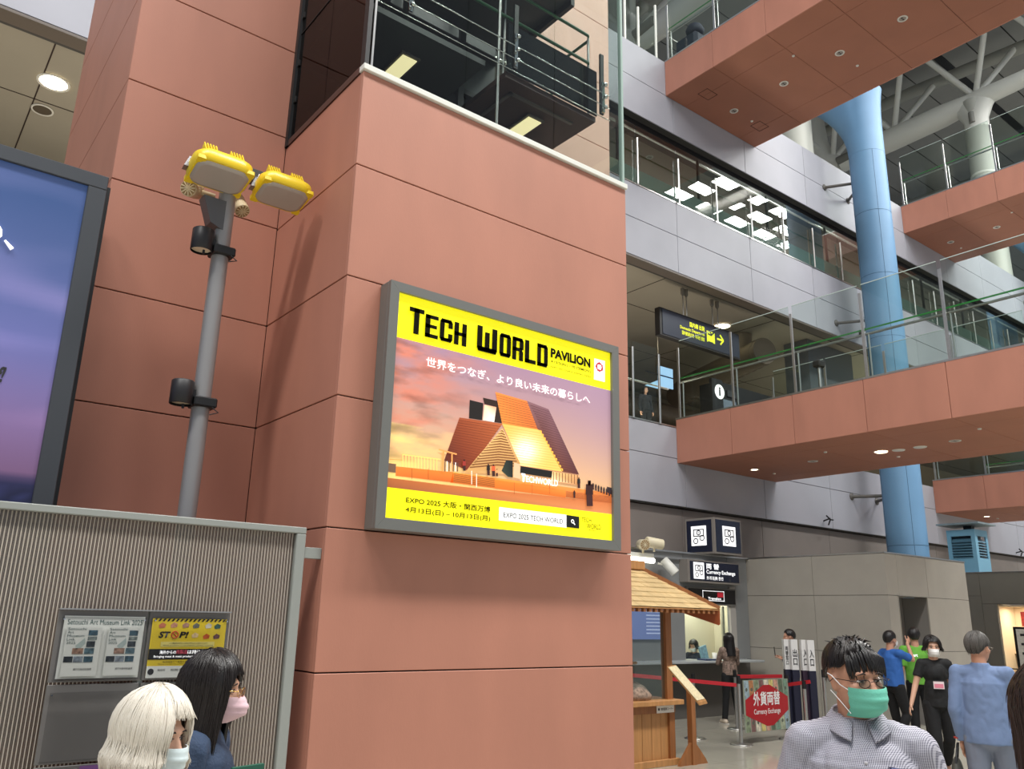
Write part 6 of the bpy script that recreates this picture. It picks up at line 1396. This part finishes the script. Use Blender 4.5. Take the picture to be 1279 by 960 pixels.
p2 = aD(190, 905, 2.55); w2t = aD(190, 866, 2.55)
w2 = person('elderly woman with a silver bob and white mask, in front of the black haired woman', (p2.x, p2.y, 0), w2t.z*.985, yw-.16, head=(-.05, -.12, 0), voxel=.007, top=mat('red_knit', (150, 44, 52), .85, bump=.4, bscale=150), legs=mat('grey_slacks', (90, 88, 88), .8), shoes=mat('black_shoe', (24, 24, 26)), female=True, sleeve=2)
hair_shell('hair', HAIRW, w2['root'], w2['hc'], w2['fw'], w2['S']*1.1, 'bob', length=.075, seed=12, vol=1.1, strands=1500, strand_m=HAIRWS, hang0=.5, lower=lambda a, e: (1.25 if a < .3 else 1.25+min(1, (a-.3)/.25)*.77))
eyes(w2['root'], w2['hc'], w2['fw'], w2['S']); mask(w2['root'], w2['hc'], w2['fw'], mat('mask_paleblue', (206, 220, 222), .7), w2['S']*1.04)
q = aD(300, 957, 2.9); cb = MB().prism([q+Vector((-.05, .03, -.12)), q+Vector((.06, -.04, -.1)), q+Vector((.07, -.045, .01)), q+Vector((-.02, .01, -.005))], (0, .02, .0)).build('green_folder', mat('dark_green_card', (40, 96, 78), .5), None, 'corner of a dark green folder held beside the denim jacket', 'folder')
# --- dark haired person at the lower right corner
p = aD(1325, 880, 2.1); t3 = aD(1320, 826, 2.1)
w3_ = person('person with long straight dark hair cut off by the lower right corner', (p.x, p.y, 0), t3.z*.985, YAW+.3, voxel=.008, top=mat('black_top', (24, 24, 26), .8), legs=mat('dark_slacks', (44, 44, 52)), shoes=mat('black_shoe', (24, 24, 26)), female=True, sleeve=2)
hair_shell('hair', HAIRB, w3_['root'], w3_['hc'], w3_['fw'], w3_['S']*1.03, 'long', length=.34, seed=21, vol=1.06, strands=900, strand_m=mat('hair_strand_brown', (50, 36, 30), .35))
# --- woman in black with badge, walking to the camera
p = aD(1165, 815, 10.3); b = (p.x, p.y, 0); yw4 = tocam(b)+.25
w4 = person('woman in black T-shirt and trousers with white mask and pink name badge, walking forward', b, 1.66, yw4, head=(-.05, .0, 0), female=True, voxel=.008, top=mat('black_tee', (20, 20, 22), .8), legs=mat('black_trousers', (16, 16, 18), .85), shoes=mat('white_sneaker', (214, 212, 206), .6), sleeve=.62, top_len=.06,
    pose={'elR': (.02, -.25, 1.13), 'wrR': (.10, -.34, .90), 'knR': (.10, -.09, .50), 'anR': (.04, -.09, .09), 'knL': (-.02, .09, .50), 'anL': (-.28, .10, .20), 'footL': .7, 'elL': (-.10, .19, 1.12), 'wrL': (-.02, .17, .9)})
hair_shell('hair', HAIRB, w4['root'], w4['hc'], w4['fw'], w4['S']*1.05, 'bob', length=.04, seed=31, vol=1.06, strands=150, strand_m=HAIRST, lower=lambda a, e: (1.05 if a < .5 else 1.05+min(1, (a-.5)/.35)*.75))
eyes(w4['root'], w4['hc'], w4['fw'], w4['S']); mask(w4['root'], w4['hc'], w4['fw'], mat('mask_white', (236, 234, 232), .7), w4['S'])
a4 = axes(yw4); q = w4['T']((.155, -.01, 1.10))
bd = empty('name_badge', q, 'pink and white name badge hanging on the black T-shirt', 'badge')
MB().obox(q-a4[1]*.06, a4[1]*.12, a4[0]*.004, Vector((0, 0, .085))).build('card', mat('badge_white', (230, 214, 216), .4), bd); MB().obox(q-a4[1]*.05+a4[0]*.005+Vector((0, 0, .012)), a4[1]*.1, a4[0]*.002, Vector((0, 0, .045))).build('pink_field', mat('badge_pink', (222, 130, 150), .4), bd)
MB().obox(q-a4[1]*.06+a4[0]*.001+Vector((0, 0, .086)), a4[1]*.12, a4[0]*.004, Vector((0, 0, .012))).build('clip', BLACK, bd)
# --- workman with grey hair seen from behind
p = aD(1222, 812, 7.1); yw5 = YAW-.55
w5 = person('grey haired man in pale blue work jacket seen from behind with a dark bag', (p.x, p.y, 0), 1.745, yw5, head=(-.45, 0, 0), skin=SKIN2, voxel=.0075, top=mat('work_jacket', (110, 130, 166), .8, bump=.1, bscale=60), legs=mat('work_trousers', (122, 130, 148), .85, bump=.1, bscale=60), shoes=mat('black_shoe', (24, 24, 26)), sleeve=2, build=1.06, top_len=.09, collar=True,
    pose={'elL': (-.05, .22, 1.10), 'wrL': (.02, .2, .86), 'elR': (.06, -.22, 1.12), 'wrR': (.2, -.18, .98), 'knR': (.14, -.1, .5), 'anR': (.1, -.1, .1)})
hair_shell('hair', HAIRG, w5['root'], w5['hc'], w5['fw'], w5['S']*1.0, 'short', seed=41, vol=1.0, strands=350, strand_m=HAIRGS)
eyes(w5['root'], w5['hc'], w5['fw'], w5['S']); glasses(w5['root'], w5['hc'], w5['fw'], mat('pale_frame', (200, 190, 180), .2, .5), w5['S'])
T5 = w5['T']; cj = MB(); cone(cj, T5((0, 0, .90)), T5((0, 0, .95)), .150*1.1, .147*1.1, 24, flat=.72 if False else 1.0, side=axes(yw5)[1], ends=False)
bg = empty('shoulder_bag', T5((.0, .27, .6)), 'dark olive tote bag hanging from the workman\'s left hand', 'bag')
g = MB(); ball(g, T5((.04, .26, .56)), (.17, .05, .17), Matrix(axes(yw5)).transposed(), 16); g.build('body', mat('olive_bag', (66, 66, 60), .7, bump=.2), bg)
MB().tube([T5((-.06, .26, .68)), T5((.0, .235, .83)), T5((.04, .235, .83)), T5((.1, .26, .68))], .01, 8).build('strap', BLACK, bg)
MB().tube([T5((.1*math.cos(a)*.36+.02, .22+.035*math.sin(a), .875)) for a in [2*pi*k/12 for k in range(13)]], .008, 6).build('wrist_band', mat('red_band', (180, 50, 40)), w5['root'])
# --- two men by the grey partition: green polo and blue shirt
p = aD(1142, 800, 13.3); GRN = mat('green_polo', (104, 170, 60), .8)
w6 = person('man in a bright green polo shirt seen from behind by the grey doorway', (p.x, p.y, 0), 1.76, YAW-.15, head=(-.1, .05, 0), skin=SKIN2, voxel=.009, top=GRN, legs=mat('black_trousers', (16, 16, 18)), shoes=mat('black_shoe', (24, 24, 26)), sleeve=.85, top_len=.05,
    pose={'elR': (.1, -.26, 1.16), 'wrR': (.2, -.14, 1.1)})
hair_shell('hair', HAIRB, w6['root'], w6['hc'], w6['fw'], w6['S']*1.02, 'short', seed=51, vol=1.03)
a6 = axes(YAW-.15); 
for i, (w_t, z, hh) in enumerate((('Cart', 1.29, .05),)):
    o = text(w_t, WHT, None, (-.13, 0, -.02, hh), 'Y', 0, 0, .02); q = w6['T']((-.155, .0, z)); M = Matrix.Translation(q)@Matrix.Rotation(math.atan2(-a6[1].y, -a6[1].x), 4, 'Z'); o.data.transform(M); rel(o, w6['root'])
p = aD(1112, 805, 13.0)
w7 = person('man in a blue work shirt with hand on hip beside the man in green', (p.x, p.y, 0), 1.70, YAW-1.25, head=(.1, 0, 0), skin=SKIN2, voxel=.009, top=mat('blue_shirt', (44, 96, 170), .8), legs=mat('black_trousers', (16, 16, 18)), shoes=mat('black_shoe', (24, 24, 26)), sleeve=.8, top_len=.04,
    pose={'elL': (-.12, .26, 1.13), 'wrL': (.08, .15, 1.0), 'elR': (.22, -.2, 1.30), 'wrR': (.24, -.1, 1.54), 'dir_R': (.1, .04, .08), 'knR': (.1, -.1, .5), 'anR': (-.1, -.1, .1), 'knL': (.06, .1, .5), 'anL': (.16, .1, .085)})
hair_shell('hair', HAIRB, w7['root'], w7['hc'], w7['fw'], w7['S']*1.02, 'short', seed=61, vol=1.03); mask(w7['root'], w7['hc'], w7['fw'], mat('mask_white', (236, 234, 232)), w7['S'])
g = MB(); cone(g, w7['t']['shL'], w7['t']['elL'], .06, .048); cone(g, w7['t']['elL'], w7['t']['wrL'], .048, .034, ends=False); organic('black_undersleeve', g, mat('black_tee', (20, 20, 22)), w7['root'], .01)
pk = empty('belt_pouch', w7['T']((-.12, .14, .88)), 'black belt pouch at the hip of the man in blue', 'pouch'); MB().obox(w7['T']((-.1, .17, .8)), axes(YAW-1.25)[1]*.08, -axes(YAW-1.25)[0]*.16, Vector((0, 0, .18))).build('body', BLACK, pk)
# --- man with a phone behind the queue pillars
p = aD(987, 805, 14.9)
w8 = person('man in a dark blue jacket looking at his phone behind the queue pillars', (p.x, p.y, 0), 1.675, YAW+1.2, head=(.2, -.1, 0), skin=SKIN2, voxel=.009, top=mat('navy_jacket', (40, 54, 92), .8), legs=mat('black_trousers', (16, 16, 18)), shoes=mat('black_shoe', (24, 24, 26)), sleeve=1.85, top_len=.05, build=1.05, collar=True,
    pose={'elR': (.0, -.22, 1.14), 'wrR': (.17, -.1, 1.22), 'elL': (.0, .2, 1.14), 'wrL': (.15, .1, 1.2)})
hair_shell('hair', HAIRB, w8['root'], w8['hc'], w8['fw'], w8['S']*1.02, 'short', seed=71, vol=1.02)
q = w8['T']((.27, -.06, 1.25)); ph = MB().obox(q, axes(YAW+1.2)[1]*.075, axes(YAW+1.2)[0]*.01, Vector((-.02, 0, .15))).build('phone', BLACK, None, 'black phone held up by the man behind the queue pillars', 'phone')
# --- woman at the currency counter and the teller
LEO = mat('leopard_blouse', (126, 106, 94), .8, var=.55, vscale=34)
w9 = person('woman with long black hair and speckled blouse leaning on the exchange counter', (13.32, 10.3, 0), 1.57, YAW+.15, head=(.1, -.1, 0), voxel=.008, top=LEO, legs=mat('black_trousers', (16, 16, 18)), shoes=mat('cream_sneaker', (206, 190, 172), .7), female=True, sleeve=1.9, top_len=.03,
    pose={'elL': (.12, .2, 1.14), 'wrL': (.32, .08, 1.16), 'elR': (.1, -.2, 1.14), 'wrR': (.28, -.12, 1.16), 'hpR': (0, -.08, .9), 'anR': (-.02, -.15, .085), 'anL': (0, .15, .085)})
hair_shell('hair', HAIRB, w9['root'], w9['hc'], w9['fw'], w9['S']*1.03, 'long', length=.30, seed=81, vol=1.05, strands=200, strand_m=HAIRST)
q = aD(867, 812, (w9['hc']-_O).dot(_f)+1.1)
w10 = person('teller with dark hair and white mask sitting behind the exchange window', (q.x, q.y, q.z-1.36), 1.55, math.atan2(-q.y, -q.x)-.5, head=(.0, -.35, 0), voxel=.009, top=mat('navy_uniform', (30, 34, 50), .8), female=True, sleeve=2,
    pose={'knR': (.3, -.1, .85), 'knL': (.3, .1, .85), 'anR': (.3, -.1, .5), 'anL': (.3, .1, .5), 'elR': (.1, -.18, 1.1), 'wrR': (.25, -.1, 1.05), 'elL': (.1, .18, 1.1), 'wrL': (.25, .1, 1.05)})
hair_shell('hair', HAIRB, w10['root'], w10['hc'], w10['fw'], w10['S']*1.04, 'bob', length=.03, seed=91, vol=1.05); mask(w10['root'], w10['hc'], w10['fw'], mat('mask_white', (236, 234, 232)), w10['S'])
eyes(w10['root'], w10['hc'], w10['fw'], w10['S'])
# --- person behind the second storey glass
q = aY(806, 491, 13.3)
w11 = person('person with shoulder length black hair in dark clothes behind the second storey glass', (q.x, q.y, 5.95), max(1.3, q.z-5.95), math.atan2(-q.y, -q.x)+.5, female=True, voxel=.01, top=mat('black_top', (24, 24, 26)), legs=mat('black_trousers', (16, 16, 18)), shoes=mat('black_shoe', (24, 24, 26)), sleeve=2)
hair_shell('hair', HAIRB, w11['root'], w11['hc'], w11['fw'], w11['S']*1.03, 'long', length=.16, seed=95, vol=1.04); eyes(w11['root'], w11['hc'], w11['fw'], w11['S'])
